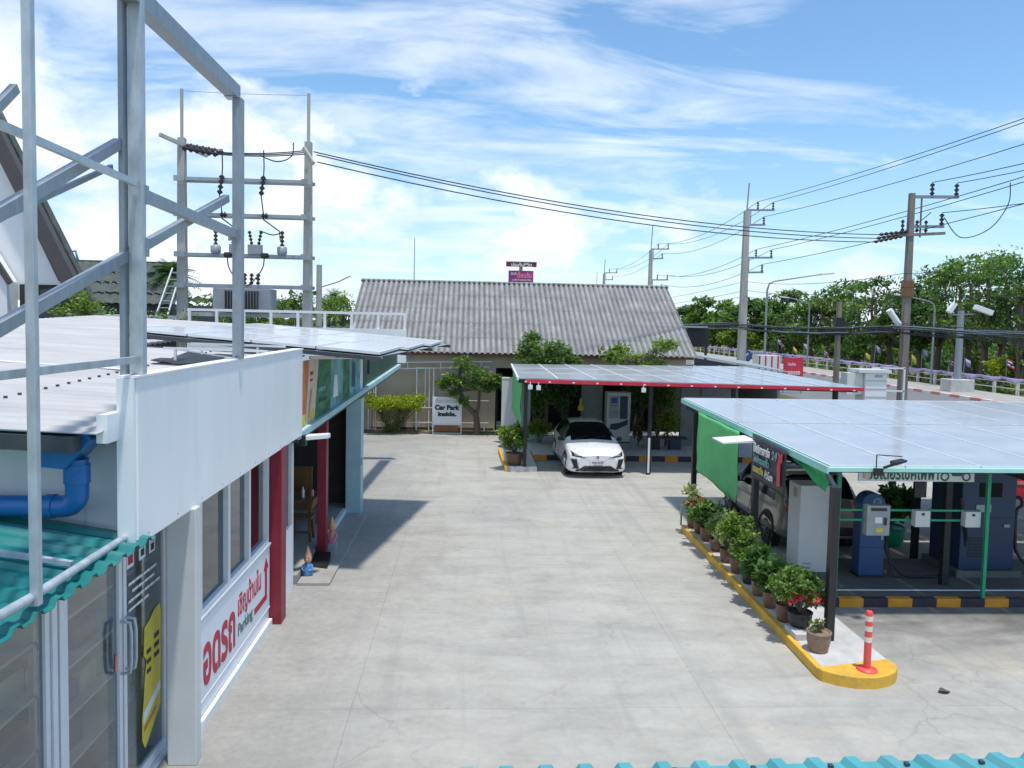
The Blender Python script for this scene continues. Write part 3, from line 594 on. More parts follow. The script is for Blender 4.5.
# solar roof overhanging that front
def solar_module(w, d, gm, frm='alu', fw=.022):
    g = MB(); g.box(fw,w-fw,fw,d-fw,0,.022,0)
    g.box(0,w,0,fw,-.012,.03,1); g.box(0,w,d-fw,d,-.012,.03,1); g.box(0,fw,fw,d-fw,-.012,.03,1); g.box(w-fw,w,fw,d-fw,-.012,.03,1)
    me = g.build('solar_panel', [gm, frm], None); dat = me.data; bpy.data.objects.remove(me); return dat
def place_modules(root, dat, o, ux, uy, nx, ny, gapx, gapy):
    ux = Vector(ux); uy = Vector(uy); n = ux.normalized().cross(uy.normalized())
    for i in range(nx):
        for j in range(ny):
            ob = bpy.data.objects.new('solar_panel', dat); COL.objects.link(ob); ob.parent = root
            p = Vector(o)+ux*(i+gapx*i)+uy*(gapy(j) if callable(gapy) else j*(1+gapy))-ORG[root]
            a = ux.normalized(); b = n.cross(a)
            ob.matrix_local = Matrix(((a.x,b.x,n.x,p.x),(a.y,b.y,n.y,p.y),(a.z,b.z,n.z,p.z),(0,0,0,1)))
Q = thing('solar_roof', 'pale solar panel roof overhanging the shop front on the left', 'solar roof', (-3, 15, 3.5))
dat = solar_module(1.0, 1.62, 'solarpale')
o = Vector((-5.45,12.42,3.90)); ux = Vector((4.13,-.40,-.30)).normalized(); uy = Vector((.194,1,.012)).normalized()
place_modules(Q, dat, o, ux*1.0, uy*1.62, 4, 3, .025, .012)
g = MB(); dn = Vector((0,0,.045)); g.quad(o-dn+ux*.02, o-dn+ux*4.05, o-dn+ux*4.05+uy*4.86, o-dn+ux*.02+uy*4.86); g.build('backing_sheet','greymetal',Q,solid=.006)
g = MB()
for j in range(4):
    a = o+uy*1.64*j-Vector((0,0,.08)); g.bar(a, a+ux*4.1, .05, .06)
g.bar(o-Vector((0,0,.09))+ux*.4, o+ux*.4+uy*4.8-Vector((0,0,.09)), .05,.06); g.bar(o-Vector((0,0,.09))+ux*3.4, o+ux*3.4+uy*4.8-Vector((0,0,.09)), .05,.06)
for q in (0.2,2.4,4.6):
    b = o+ux*2.4+uy*q; g.bar(b-Vector((0,0,.1)), (b.x,b.y,2.95), .05,.05)
g.build('mounting_rail', 'darkgrey', Q)
g = MB(); g.bar((-2.60,12.6,3.5),(-1.5,13.15,3.50),.05,.05); g.build('bracket','white',Q)
# rail frame with black sheeting lying on the roof by the post
K = thing('panel_trestle', 'small aluminium trestle with crumpled black sheeting lying on the white roof', 'trestle', (-3.3, 10.5, 3.5))
z0 = roofz(-3.6,10.6)
g = MB()
for xx in (-3.9,-3.1): g.bar((xx,10.4,z0-.02),(xx,10.4,z0+.2),.03,.03); g.bar((xx,11.4,z0),(xx,11.4,z0+.2),.03,.03)
g.bar((-4.05,10.4,z0+.21),(-2.7,10.4,z0+.19),.035,.03); g.bar((-4.05,11.4,z0+.24),(-2.7,11.4,z0+.22),.035,.03); g.bar((-3.9,10.4,z0+.2),(-3.3,11.3,z0+.03),.02,.02); g.build('frame','alu',K)
nz = vnoise(7); g = MB(); g.grid(lambda u, v: (-4.1+u*1.2, 10.1+v*1.5, roofz(-4.1+u*1.2,10.1+v*1.5)+.05+.04*nz(u*9,v*9)), fr(0,1,14), fr(0,1,10)); g.build('sheeting','black',K,solid=.006)
# wall lamp on the fascia end, ramp and figurines on the step
L = thing('wall_lamp', 'white flat street-light arm sticking out of the fascia end over the shop entrance', 'lamp', (-2.5,11.9,2.3))
g = MB(); g.prism([(-2.50,11.75),(-2.46,11.70),(-2.17,11.92),(-2.15,12.02),(-2.19,12.06),(-2.46,11.92)],'z',2.29,2.36); g.build('housing','ledwhite',L,bevel=.01)
MB().box(-2.60,-2.47,11.70,11.85,2.2,2.36).build('bracket','black',L)
t = MB(); t.add([(-2.58,12.62,.052),(-2.28,12.52,.052),(-2.30,12.98,.052),(-2.58,13.08,.052),(-2.58,12.62,.06),(-2.28,12.52,.06),(-2.30,12.98,.19),(-2.58,13.08,.19)],[(0,3,2,1),(4,5,6,7),(0,1,5,4),(1,2,6,5),(2,3,7,6),(3,0,4,7)])
tag(t.build('wheel_ramp','black',loc=(-2.4,12.8,.05)), 'black rubber wedge ramp lying on the entrance step', 'ramp')
def figurine(loc, label, m1, m2, seat=None):
    f = thing('garden_figurine', label, 'figurine', loc); x,y,z = loc
    g = MB(); g.lathe([(.075,0),(.085,.03),(.07,.12),(.055,.19),(.03,.215)],loc,14)
    for s_ in (-1,1): g.tube([(x+s_*.06,y-.01,z+.17),(x+s_*.085,y-.05,z+.11),(x+s_*.04,y-.085,z+.09)],[.022,.02,.016],8)
    g.build('body',m1,f)
    g = MB(); g.lathe([(.02,.2),(.058,.225),(.066,.27),(.055,.31),(.03,.335)],loc,14); g.tube([(x,y-.05,z+.265),(x,y-.085,z+.26)],[.02,.014],8); h_ = g.build('head','figorange',f)
    g = MB(); g.lathe([(.062,.30),(.045,.36),(.02,.43),(.004,.47)],loc,12); g.build('hat',m2,f)
    g = MB()
    for s_ in (-1,1): g.lathe([(.002,-.008),(.009,0),(.002,.008)],(x+s_*.025,y-.06,z+.285),8)
    g.build('eye','black',h_)
    if seat: MB().box(x-.09,x+.09,y-.1,y+.08,z-.12,z).build('stand',seat,f,bevel=.006)
figurine((-2.53,12.22,.05), 'small figurine with pointed peach hat and blue glazed body beside the black ramp', 'figblue', 'figorange')
figurine((-2.40,13.62,.17), 'small pink figurine on a grey block by the dark red post', 'figpink', 'figorange', 'greymetal')
# restaurant furniture just inside the opening
T = thing('dining_table', 'brown wooden table with condiment tray just inside the shop opening', 'table', (-3.35,14.6,.15))
MB().box(-3.9,-2.85,14.2,15.1,.72,.77).build('tabletop','wood',T,bevel=.008)
for xx,yy in ((-3.84,14.26),(-2.92,14.26),(-3.84,15.04),(-2.92,15.04)): MB().box(xx-.03,xx+.03,yy-.03,yy+.03,.15,.72).build('leg','wood',T)
g = MB(); g.box(-3.88,-2.88,14.24,15.06,.60,.715); g.build('apron','wood',T)
def stool(loc, label):
    s_ = thing('wooden_stool', label, 'stool', loc, 'stools at the shop table'); x,y,z = loc
    MB().box(x-.2,x+.2,y-.17,y+.17,z+.40,z+.44).build('seat','wood',s_)
    for a,b in ((-1,-1),(1,-1),(-1,1),(1,1)): MB().bar((x+a*.18,y+b*.15,z),(x+a*.15,y+b*.12,z+.4),.04,.04).build('leg','wood',s_)
    MB().box(x-.15,x+.15,y-.145,y-.125,z+.15,z+.19).build('stretcher','wood',s_)
stool((-3.55,13.85,.15),'wooden stool deeper inside, farther from the red post'); stool((-2.98,13.85,.15),'wooden stool at the table corner nearest the red post')
g = MB(); g.lathe([(.03,0),(.03,.13),(.012,.17),(.012,.2)],(-3.1,14.5,.77),10); tag(g.build('sauce_bottle','ledwhite',loc=(-3.1,14.5,.77)),'white sauce bottle standing on the wooden table','bottle')
g = MB(); g.lathe([(.035,0),(.038,.1),(.02,.13)],(-2.95,14.6,.77),10); tag(g.build('glass_jar','figpink',loc=(-2.95,14.6,.77)),'small reddish jar on the wooden table edge','jar')
g = MB(); g.box(-4.2,-3.1,15.3,15.38,.6,1.2); g.box(-4.2,-4.12,15.3,15.38,.15,.6); g.box(-3.18,-3.1,15.3,15.38,.15,.6); g.box(-4.2,-3.1,14.95+.16,15.3,.55,.6)
tag(g.build('wooden_bench','wood',loc=(-3.6,15.3,.15)),'brown high-backed wooden bench behind the shop table','bench')
g = MB()
for zz in (1.35,1.75): g.box(-2.565,-2.556,13.34,13.46,zz,zz+.2)
# display shelves inside the glass doors
H = thing('display_shelf', 'pale shelf unit with boxed goods inside the glass doors', 'shelf', (-3.6,5.8,.03))
g = MB()
for xx,yy in ((-3.8,4.3),(-3.12,4.3),(-3.8,8.9),(-3.12,8.9),(-3.12,7.35),(-3.12,5.6)): g.box(xx-.02,xx+.02,yy-.02,yy+.02,.03,2.2)
g.build('upright','alu',H)
for zz in (.12,.55,.95,1.35,1.75,2.1): MB().box(-3.82,-3.10,4.28,8.92,zz,zz+.025).build('shelf','white',H)
MB().box(-3.86,-3.825,4.28,8.92,.05,2.2).build('back','white',H)
r_ = random.Random(4); k = 0
for zz,hh in ((.145,.34),(.575,.25),(.975,.2),(1.375,.22)):
    y = 4.4
    while y < 8.6:
        w_ = r_.uniform(.2,.38)
        if r_.random() < .8 or zz < .2:
            mm = ['inkblue','chargeblue','greymetal','postercream','midgrey','cabinet'][r_.randrange(2 if zz < .2 else 6)]
            tag(MB().box(-3.68,-3.2,y,y+w_,zz+.002,zz+hh*r_.uniform(.7,1)).build('goods_box',mm,loc=(-3.7,y,zz),bevel=.004),'boxed goods on the shelf behind the glass doors','box','boxed goods on the shop shelves')
        y += w_+.03
# ------------------------------------------------------------------ house with the fibre-cement roof
HB = thing('tiled_house', 'cream low house at the end of the yard under a grey corrugated fibre-cement roof', 'house', (2, 31, 0))
HX0, HX1 = -4.62, 8.42
ez, rz, ey, ry = 2.95, 5.74, 28.15, 33.0
dy, dz = (ry-ey), (rz-ez); sl_ = math.hypot(dy, dz); sy_, sz_ = dy/sl_, dz/sl_
pit_ = .212; us = []
u = HX0
while u <= HX1: us.append(u); u += pit_/8
def course(k, back=False):
    a, b = k*sl_/5-.05*(k > 0), (k+1)*sl_/5+.0
    def fn(u, s):
        h = .036*math.cos(2*math.pi*u/pit_)+.018+.013*(1-(s-a)/(b-a))
        y = ey+s*sy_; z = ez+s*sz_
        y -= h*sz_; z += h*sy_
        if back: y = 2*ry-y
        return (u, y, z)
    return MB().grid(fn, us, [a, b])
for k in range(5):
    course(k).build('roof_course', 'fibre', HB); course(k, True).build('roof_course', 'fibre', HB)
g = MB(); g.tube([(HX0-.05,ry,rz+.03),(HX1+.05,ry,rz+.03)], .07, 8); g.build('ridge_cap', 'fibre', HB)
g = MB(); g.box(HX0+.15, HX1-.1, 28.3, 28.36, 2.86, 2.96); g.build('eave_board', 'wood', HB)
g = MB(); g.prism([(28.62,2.9),(37.4,2.9),(33,5.55)],'x',HX0+.3,HX0+.42); g.prism([(28.62,2.9),(37.4,2.9),(33,5.55)],'x',HX1-.42,HX1-.3); g.build('gable','cream',HB)
g = MB(); g.box(HX0+.3, .95, 28.62, 28.8, 0, 2.93); g.box(.95, HX1-.3, 28.62, 28.8, 2.42, 2.93); g.box(HX0+.3,HX0+.42,28.8,37.4,0,2.9); g.box(HX1-.42,HX1-.3,28.8,37.4,0,2.9); g.box(HX0+.42,HX1-.42,37.3,37.4,0,2.9)
g.build('wall', 'cream', HB)
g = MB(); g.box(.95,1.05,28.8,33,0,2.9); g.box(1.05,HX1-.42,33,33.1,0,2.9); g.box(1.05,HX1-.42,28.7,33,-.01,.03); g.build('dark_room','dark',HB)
g = MB(); g.box(-3.62,.9,28.55,28.612,.06,.16); g.build('wall_base','darkwood',HB)
g = MB(); 
for y in (28.3,28.45): pass
for k in range(3): g.box(1.0,2.0,28.25+k*.16,28.62,.0,.14*(k+1))
g.build('doorstep','dark_slab',HB)
def bars_panel(name, label, x0, x1, z0, z1, nx, y=28.42):
    t = thing(name, label, 'grille', ((x0+x1)/2, y, 0))
    g = MB(); g.box(x0,x0+.04,y-.02,y+.02,.05,z1); g.box(x1-.04,x1,y-.02,y+.02,.05,z1); g.box(x0+.04,x1-.04,y-.019,y+.019,z1-.04,z1); g.box(x0+.04,x1-.04,y-.019,y+.019,z0,z0+.03); g.build('frame','ledwhite',t)
    g = MB()
    for i in range(1,nx): q = x0+(x1-x0)*i/nx; g.box(q-.012,q+.012,y-.012,y+.012,z0+.03,z1-.04)
    g.build('bar','ledwhite',t)
bars_panel('white_grille','white steel grille standing beside the yellow-green bush, left end of the cream wall',-3.72,-3.42,.1,2.35,3,28.3)
bars_panel('white_grille','tall white steel frame on the cream wall between bush and car park sign',-1.98,-1.32,.9,2.4,2)
g = MB(); g.bar((-3.5,28.40,2.30),(.7,28.40,2.46),.03,.03); g.bar((-3.5,28.40,2.55),(.8,28.40,2.66),.03,.03); g.bar((-1.32,28.4,1.2),(.7,28.4,1.2),.025,.025); g.bar((-3.4,28.40,.35),(.7,28.40,.38),.03,.03)
for q in (-3.2,-2.6,-1.5,-.9,.2,.55): g.bar((q,28.43,.06),(q,28.43,.36 if q != -1.5 else 2.4),.03,.03)
for q in (-3.0,-2.3,-1.1,-.3,.4): g.bar((q,28.42,2.3),(q,28.42,2.62),.025,.025)
tag(g.build('wall_rail','ledwhite',loc=(-1.4,28.4,0)),'long white pipe rail running low and high along the cream wall','railing')
# car park sign
P = thing('car_park_sign', 'white board on legs reading Car Park inside. in front of the cream wall', 'sign', (-.8, 28.0, 0))
MB().box(-1.31,-.32,27.98,28.02,.38,1.36).build('board','signwhite',P)
g = MB(); g.box(-1.35,-1.315,27.97,28.03,0,1.38); g.box(-.315,-.28,27.97,28.03,0,1.38); g.box(-1.315,-.315,27.975,28.025,.02,.05); g.box(-1.315,-.315,27.975,28.025,.34,.375); g.build('leg','ledwhite',P)
text('lettering','Car Park',P,(-.81,27.978,.98),(1,0,0),UZ,.92,.19,'inkdark',.07)
text('lettering','inside.',P,(-.81,27.978,.74),(1,0,0),UZ,.68,.17,'inkdark',.07)
text('lettering','ที่จอดรถด้านใน',P,(-.81,27.978,1.23),(1,0,0),UZ,.86,.17,'greymetal',.0)
MB().box(-1.25,-.4,27.99,28.015,.1,.32).build('kick_board','wood',P)

# ------------------------------------------------------------------ planting helpers
def limbs(mb, base, ends, r, rng, n=5):
    for e in ends:
        b = Vector(base); e = Vector(e); m = (b+e)/2+Vector((rng.uniform(-.1,.1),rng.uniform(-.1,.1),rng.uniform(-.02,.06)))*(e-b).length
        mb.tube([b,(b+m)/2,m,(m+e)/2,e],[r,r*.85,r*.65,r*.45,r*.25],6)
def shrub(name, label, cat, loc, r, zc, m, seed, n=700, size=.09, k=9, stem=.02, group=None, asp=.5):
    rng = random.Random(seed); t = thing(name, label, cat, loc, group); x,y,z = loc
    cs = []
    for _ in range(k):
        d = Vector((rng.gauss(0,1),rng.gauss(0,1),rng.gauss(0,.8))).normalized()*rng.uniform(.35,.75)
        cs.append((x+d.x*r[0],y+d.y*r[1],z+zc+d.z*r[2]))
    g = MB(); limbs(g,(x,y,z),cs,stem,rng); g.build('stem','bark',t)
    g = MB()
    for c in cs:
        q = rng.uniform(.35,.6); g.cloud(c,(r[0]*q,r[1]*q,r[2]*q),n//k,size,rng,asp,0,.2)
    g.build('foliage',m,t); return t
# yellow-green vase-shaped bush
rng = random.Random(11); T = thing('lime_bush','vase-shaped bush with bright yellow-green top in front of the cream wall','bush',(-2.78,28.2,0))
g = MB(); tips = []
for i in range(26):
    a = rng.uniform(0,6.28); q = rng.uniform(.3,1)**.6; tips.append((-2.78+math.cos(a)*1.02*q, 27.9+math.sin(a)*.55*q, 1.12+rng.uniform(-.12,.18)))
limbs(g,(-2.78,28.1,0),tips,.03,rng); g.build('stem','bark',T)
g = MB()
for tp in tips: g.cloud(tp,(.25,.2,.20),150,.085,rng,.5,0,.1)
g.cloud((-2.78,27.85,1.16),(1.08,.55,.26),1500,.085,rng,.5,0,.3); g.build('foliage','leafyellow',T)
g = MB()
for i in range(40):
    a = rng.uniform(0,6.28); h_ = rng.uniform(.15,.9); q = .12+.62*h_*rng.uniform(.4,1); g.cloud((-2.78+math.cos(a)*q,28.0+math.sin(a)*q*.5,h_),.16,26,.07,rng)
g.build('foliage','leafmid',T)
# leaning frangipani-like tree
rng = random.Random(13); T = thing('leaning_tree','small tree with curved bare trunk and clumped leaves beside the car park sign','tree',(.3,28.0,0))
g = MB(); g.tube([(.3,28.0,0),(.27,27.95,.5),(.22,27.9,.75),(-.1,27.85,1.05),(-.32,27.8,1.5),(-.42,27.8,2.0),(-.35,27.8,2.5)],[.13,.11,.1,.09,.075,.055,.03],10)
g.tube([(.25,27.9,.7),(.33,27.9,1.1),(.35,27.85,1.7),(.5,27.8,2.1)],[.07,.06,.045,.03],8)
cl = [(-.3,27.75,2.62,.42),(.05,27.7,2.35,.42),(.45,27.7,2.15,.42),(.85,27.75,2.05,.33),(-.72,27.75,2.05,.3),(-.95,27.75,1.85,.26),(-.35,27.7,1.95,.3),(.2,27.7,1.85,.3),(.65,27.7,1.75,.24),(-.25,27.75,1.25,.2),(-.55,27.75,1.55,.2),(1.1,27.75,1.9,.22)]
limbs(g,(-.3,27.8,1.6),[c[:3] for c in cl],.03,rng); g.build('trunk','bark',T)
g = MB()
for c in cl: g.cloud(c[:3],(c[3],c[3]*.8,c[3]*.7),230,.16,rng,.35,0,.2)
g.build('foliage','leafmid',T)
# two bushy trees between shed and house
def bushy(label, x, y, h, r, seed, m, n):
    rng = random.Random(seed); T = thing('bushy_tree', label, 'tree', (x,y,.16)); g = MB()
    cs = [(x+rng.uniform(-1,1)*r[0],y+rng.uniform(-1,1)*r[1],h-r[2]*rng.uniform(.1,1.9)) for _ in range(15)]
    g.tube([(x,y,.16),(x+.05,y,1.0),(x,y,h-r[2]*1.3)],[.07,.06,.04],8); limbs(g,(x,y,h-r[2]*1.6),cs,.03,rng); g.build('trunk','bark',T)
    g = MB()
    for c in cs: q = rng.uniform(.28,.5); g.cloud(c,(r[0]*q,r[1]*q,r[2]*q),n//15,.16,rng,.45,0,.15)
    g.build('crown',m,T)
bushy('rounded mid-green tree rising behind the left end of the car shed roof',2.7,27.3,3.75,(1.0,.5,.62),21,'leafmid',2600)
bushy('thin pale green tree rising behind the middle of the car shed roof',5.95,27.3,3.55,(1.05,.45,.5),22,'leaflime',1500)
for i,(x,y,h,m) in enumerate(((3.3,26.2,2.1,'leafdark'),(5.75,26.4,2.2,'leafdark'),(6.6,26.6,2.0,'leafmid'),(2.4,26.6,2.2,'leafmid'))):
    shrub('tall_shrub',['dark leafy shrub behind the white car','dark leafy shrub right of the vending machine','green climbing shrub behind the plank bench','leafy shrub behind the left post of the car shed'][i],'shrub',(x,y,.16),(.7,.35,.7),1.45,m,30+i,900,.14,9,.02)
shrub('yellow_fern','yellow-green fern bush on the platform left of the white car','fern',(2.35,25.2,.16),(.45,.3,.35),.5,'leaflime',41,600,.2,8,.012,asp=.22)

# ------------------------------------------------------------------ car shed
D = thing('car_shed', 'open car shed with grey solar roof and dark red front edge over the white hatchback', 'carport', (6, 23, 0))
c00, c10, c11, c01 = (1.32,20.75,2.58),(10.85,20.75,2.47),(9.75,27.0,2.67),(1.45,26.6,2.63)
def lerp4(u, v):
    a = Vector(c00).lerp(Vector(c10),u); b = Vector(c01).lerp(Vector(c11),u); return a.lerp(b,v)
g = MB(); g.grid(lambda u,v: lerp4(u,v)+Vector((0,0,.04)), fr(0,1,10), fr(0,1,5), 0, False); g.build('roof','sheetgrey',D,solid=.03)
g = MB()
for k in range(1,9): a = lerp4(k/9,0)+Vector((0,0,.066)); b = lerp4(k/9,1)+Vector((0,0,.066)); g.bar(a,b,.03,.012)
for v in (.33,.66): g.bar(lerp4(0,v)+Vector((0,0,.062)),lerp4(1,v)+Vector((0,0,.062)),.02,.008)
g.build('panel_seam','white',D)
g = MB(); a=Vector(c00); b=Vector(c10); g.bar(a+Vector((.18,-.03,-.03)),b+Vector((.05,-.03,-.0)),.05,.09); g.build('front_edge','redbright',D)
g = MB(); a=Vector(c00); b=Vector(c01); g.bar(a+Vector((-.03,0,.03)),b+Vector((-.03,0,.03)),.05,.08); g.build('side_edge','ledwhite',D)
g = MB(); 
for v in (.03,.5,.95): g.bar(lerp4(0,v)-Vector((0,0,.05)),lerp4(1,v)-Vector((0,0,.05)),.06,.1)
g.build('girder','black',D)
for x,y in ((1.55,21.2),(4.98,20.92),(7.3,20.92),(10.2,20.92),(1.7,26.3),(5.9,26.3),(9.2,26.4)):
    p = MB().box(x-.05,x+.05,y-.05,y+.05,.13 if x == 1.55 else 0,2.53).build('post','black',D)
MB().bar((4.955,20.84,.06),(4.955,20.84,1.02),.05,.05).build('post_guard','ledwhite',D)
g = MB()
for q in fr(1.5,10.6,15): g.box(q-.03,q+.03,20.66,20.685,2.53-.011*(q-1.4),2.56-.011*(q-1.4))
g.build('clip','white',D)
def flood(parent, p, name='flood_lamp'):
    x,y,z = p; g = MB(); g.box(x-.06,x+.06,y-.04,y+.02,z-.06,z+.06); g.tube([(x,y,z+.06),(x,y,z+.14)],.015,6); return g.build(name,'ledwhite',parent,bevel=.006)
flood(D,(1.62,20.62,2.40)); flood(D,(1.85,20.68,2.38)); flood(D,(4.72,20.68,2.36))
nz = vnoise(2)
def tarp(name, label, x, y0, y1, zt0, zt1, zb0, zb1, m, amp, seed, loc):
    nz = vnoise(seed); g = MB()
    g.grid(lambda u,v: (x+amp*nz(u*5,v*3+u*6)*(.3+v)+amp*.5*math.sin(u*14+v*9), y0+(y1-y0)*u, (zt0+(zt1-zt0)*u)*(1-v)+(zb0+(zb1-zb0)*u)*v), fr(0,1,30), fr(0,1,18))
    return tag(g.build(name,m,loc=loc,solid=.004), label, 'tarpaulin')
tarp('green_tarp','narrow green tarpaulin hung on the left side of the car shed',1.40,21.0,25.3,2.52,2.60,1.30,1.25,'tarp',.02,3,(1.4,23,2.5))
# walls and columns under / behind the shed
for lab,x0,x1,y0,y1,z1,m in (('white free-standing wall panel left of the car shed',1.08,1.62,26.0,26.12,2.26,'cabinet'),('grey column behind the left post of the car shed',1.72,2.02,25.4,25.7,2.5,'greymetal'),('dark grey wall panel beside the glazed door machine',3.78,4.5,25.8,25.95,2.55,'midgrey'),('grey wall panel right of the plank bench',6.98,7.62,25.05,25.2,2.55,'midgrey'),('grey wall panel farther right behind the bench panel',8.0,9.3,26.2,26.35,2.55,'midgrey')):
    g = MB(); g.box(x0,x1,y0,y1,.0 if x0 < 1.2 else .16,z1); g.box(x0-.012,x1+.012,y0-.012,y0-.002,z1-.06,z1-.01); tag(g.build('wall_panel',m,loc=((x0+x1)/2,y0,0),bevel=.008),lab,'wall')
VM = thing('vending_machine','white upright machine with two windows and dark swoosh under the car shed','machine',(4.98,25.4,.16))
MB().box(4.58,5.38,25.4,25.9,.2,1.86).build('body','cabinet',VM,bevel=.02)
g = MB(); g.box(4.66,4.97,25.385,25.397,1.0,1.74); g.build('display','greymetal',VM); g = MB(); g.box(5.02,5.28,25.385,25.397,.98,1.74); g.build('display','navy',VM)
g = MB(); g.box(4.68,4.95,25.375,25.384,1.2,1.22); g.box(4.68,4.95,25.375,25.384,1.42,1.44); g.box(4.72,4.92,25.374,25.383,1.5,1.68); g.build('display_shelf','inkblue',VM)
MB().prism([(4.68,.62),(4.9,.60),(5.28,.78),(5.3,.95),(5.0,.84),(4.72,.80)],'y',25.388,25.397).build('swoosh','navy',VM)
MB().box(4.6,5.36,25.45,25.88,.16,.2).build('plinth','black',VM)
PB = thing('plank_bench','dark plank bench on two blocks under the car shed','bench',(6.4,24.3,.16))
MB().box(5.72,6.98,24.1,24.5,.50,.545).build('seat','darkwood',PB); MB().box(5.8,6.1,24.15,24.45,.16,.5).build('block','black',PB); MB().box(6.42,6.78,24.15,24.45,.16,.5).build('block','navy',PB)
shrub('fern_plant','yellow-green fern spreading over the plank bench','fern',(6.4,24.7,.16),(.5,.35,.42),.75,'leaflime',45,800,.24,9,.012,asp=.2)
shrub('potted_creeper','rust and green creeper beside the white machine','plant',(5.55,24.9,.16),(.22,.2,.5),.6,'leafrust',46,400,.1,8,.012)
g = MB(); g.box(6.7,7.0,26.9,27.0,.9,1.5); g.box(6.75,6.95,26.88,26.9,.95,1.1); g.box(6.75,6.95,26.88,26.9,1.15,1.3); tag(g.build('wooden_rack','wood',loc=(6.8,26.9,.9)),'brown wooden rack in the shade behind the fern','rack')
g = MB(); g.lathe([(.05,0),(.07,.05),(.03,.1),(.05,.2),(.02,.28)],(3.75,25.75,1.35),10)
g.box(3.66,3.84,25.7,25.8,1.2,1.35)
tag(g.build('spirit_house_ornament','yellowdark',loc=(3.75,25.75,.16)),'small golden ornament above the white car roof','ornament')

# ------------------------------------------------------------------ charging canopy
E_ = thing('charging_canopy','large low solar canopy with mint trim over the charging bay','carport',(9,14,0))
dat = solar_module(1.08,3.66,'solar','alu',.016)
o = Vector((5.0,10.34,2.225)); ux = Vector((1,0,.004)).normalized(); uy = Vector((0,1,.0265)).normalized()
place_modules(E_, dat, o, ux*1.08, uy*3.66, 10, 2, .014, .024)
g = MB(); g.bar((4.97,10.32,2.195),(16,10.32,2.24),.04,.055); g.bar((4.965,10.3,2.19),(4.965,17.75,2.385),.03,.10); g.build('edge_trim','mint',E_)
g = MB()
for yy in (10.7,13.7,14.3,17.4): z_ = 2.225+.0265*(yy-10.34)-.09; g.bar((5.02,yy,z_),(16,yy,z_+.04),.06,.12)
for xx in (5.06,8.0,11.0,14.0): g.bar((xx,10.4,2.07),(xx,17.6,2.26),.06,.1)
g.build('girder','black',E_)
for x,y,z0 in ((4.70,9.53,.12),(4.985,13.0,.12),(4.99,14.1,.12),(4.97,16.6,0),(7.55,11.62,.13),(8.10,13.35,0),(8.52,14.9,0),(11.0,11.7,.13),(11,16.6,0),(14,11.7,.13),(14,16.6,0)):
    if y == 9.53: MB().bar((x,y,z0),(x+.02,y+.52,2.16),.095,.095).build('post','black',E_) if False else MB().box(x-.05,x+.05,y-.05,y+.05,z0,2.12).build('post','black',E_)
    else: MB().box(x-.05,x+.05,y-.05,y+.05,z0,2.0+.0265*(y-10)+.06).build('post','black',E_)
for x,y in ((5.50,11.04),(7.80,11.04),(11.2,11.04)): MB().bar((x,y,0),(x,y,2.1),.05,.05).build('support_pole','green',E_)
g = MB(); g.bar((5.5,11.2,1.42),(7.8,11.2,1.42),.03,.03); g.bar((5.5,11.2,1.27),(7.8,11.2,1.27),.03,.03); g.build('rail','green',E_)
g = MB(); g.bar((4.70,9.53,2.1),(5.04,10.5,2.12),.05,.05); g.build('bracket','black',E_)
# flood light on the front edge
FL = thing('canopy_floodlight','black floodlight on a wire bracket above the canopy front edge','floodlight',(6.0,10.3,2.22))
g = MB(); g.bar((5.62,10.25,2.24),(5.62,10.25,2.42),.012,.012); g.bar((5.62,10.25,2.42),(5.95,10.2,2.41),.012,.012); g.bar((5.72,10.25,2.24),(5.9,10.2,2.32),.04,.03); g.box(5.60,5.72,10.24,10.29,2.13,2.23); g.build('bracket','black',FL)
g = MB(); g.prism([(5.80,2.30),(5.95,2.35),(5.97,2.38),(5.80,2.345)],'y',10.08,10.24); g.build('lamp_head','carblack',FL,bevel=.008)
# tarpaulins
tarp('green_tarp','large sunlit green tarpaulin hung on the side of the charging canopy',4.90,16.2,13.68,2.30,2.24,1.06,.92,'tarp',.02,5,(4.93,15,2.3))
g = MB(); nz = vnoise(9)
g.grid(lambda u,v: (4.99+.03*nz(u*6,v*3)+.04*math.sin(v*9+u*3)*v, 11.7-1.36*u, 2.20-.035*u-v*(.04+.24*u**1.3+.02*math.sin(u*9))), fr(0,1,24), fr(0,1,10))
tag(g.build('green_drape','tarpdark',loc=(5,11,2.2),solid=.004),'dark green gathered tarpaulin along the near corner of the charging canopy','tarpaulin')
g = MB(); g.prism([(4.35,2.13),(4.95,2.16),(4.95,2.20),(4.35,2.15)],'y',12.9,13.5); tag(g.build('awning_board','ledwhite',loc=(4.7,13.2,2.13)),'small pale board sticking out above the black banner','board')
BN = thing('black_banner','charcoal banner with white and yellow Thai lettering and 24 hung below the canopy','banner',(4.9,12.3,2.0))
nz = vnoise(4)
g = MB(); g.grid(lambda u,v: (4.90+.012*nz(u*5,v*4), 13.0-1.45*u, 2.31-.06*u-v*.74), fr(0,1,16), fr(0,1,10)); g.build('cloth','bannerdark',BN,solid=.006)
LX, LR = 4.868, (0,-1,0)
text('lettering','ให้บริการชาร์จ',BN,(LX,12.50,2.10),LR,UZ,.72,.17,'inkwhite',.03); text('lettering','24',BN,(LX,11.95,2.09),LR,UZ,.2,.14,'posterblue',.04)
text('lettering','ไฟฟ้ารวดเร็ว',BN,(LX,12.50,1.92),LR,UZ,.70,.13,'posterblue',.03); text('lettering','ตลอดวัน',BN,(LX,12.62,1.75),LR,UZ,.46,.13,'inkyellow',.03); text('lettering','ชั่วโมง',BN,(LX,12.15,1.73),LR,UZ,.34,.14,'inkwhite',.03)
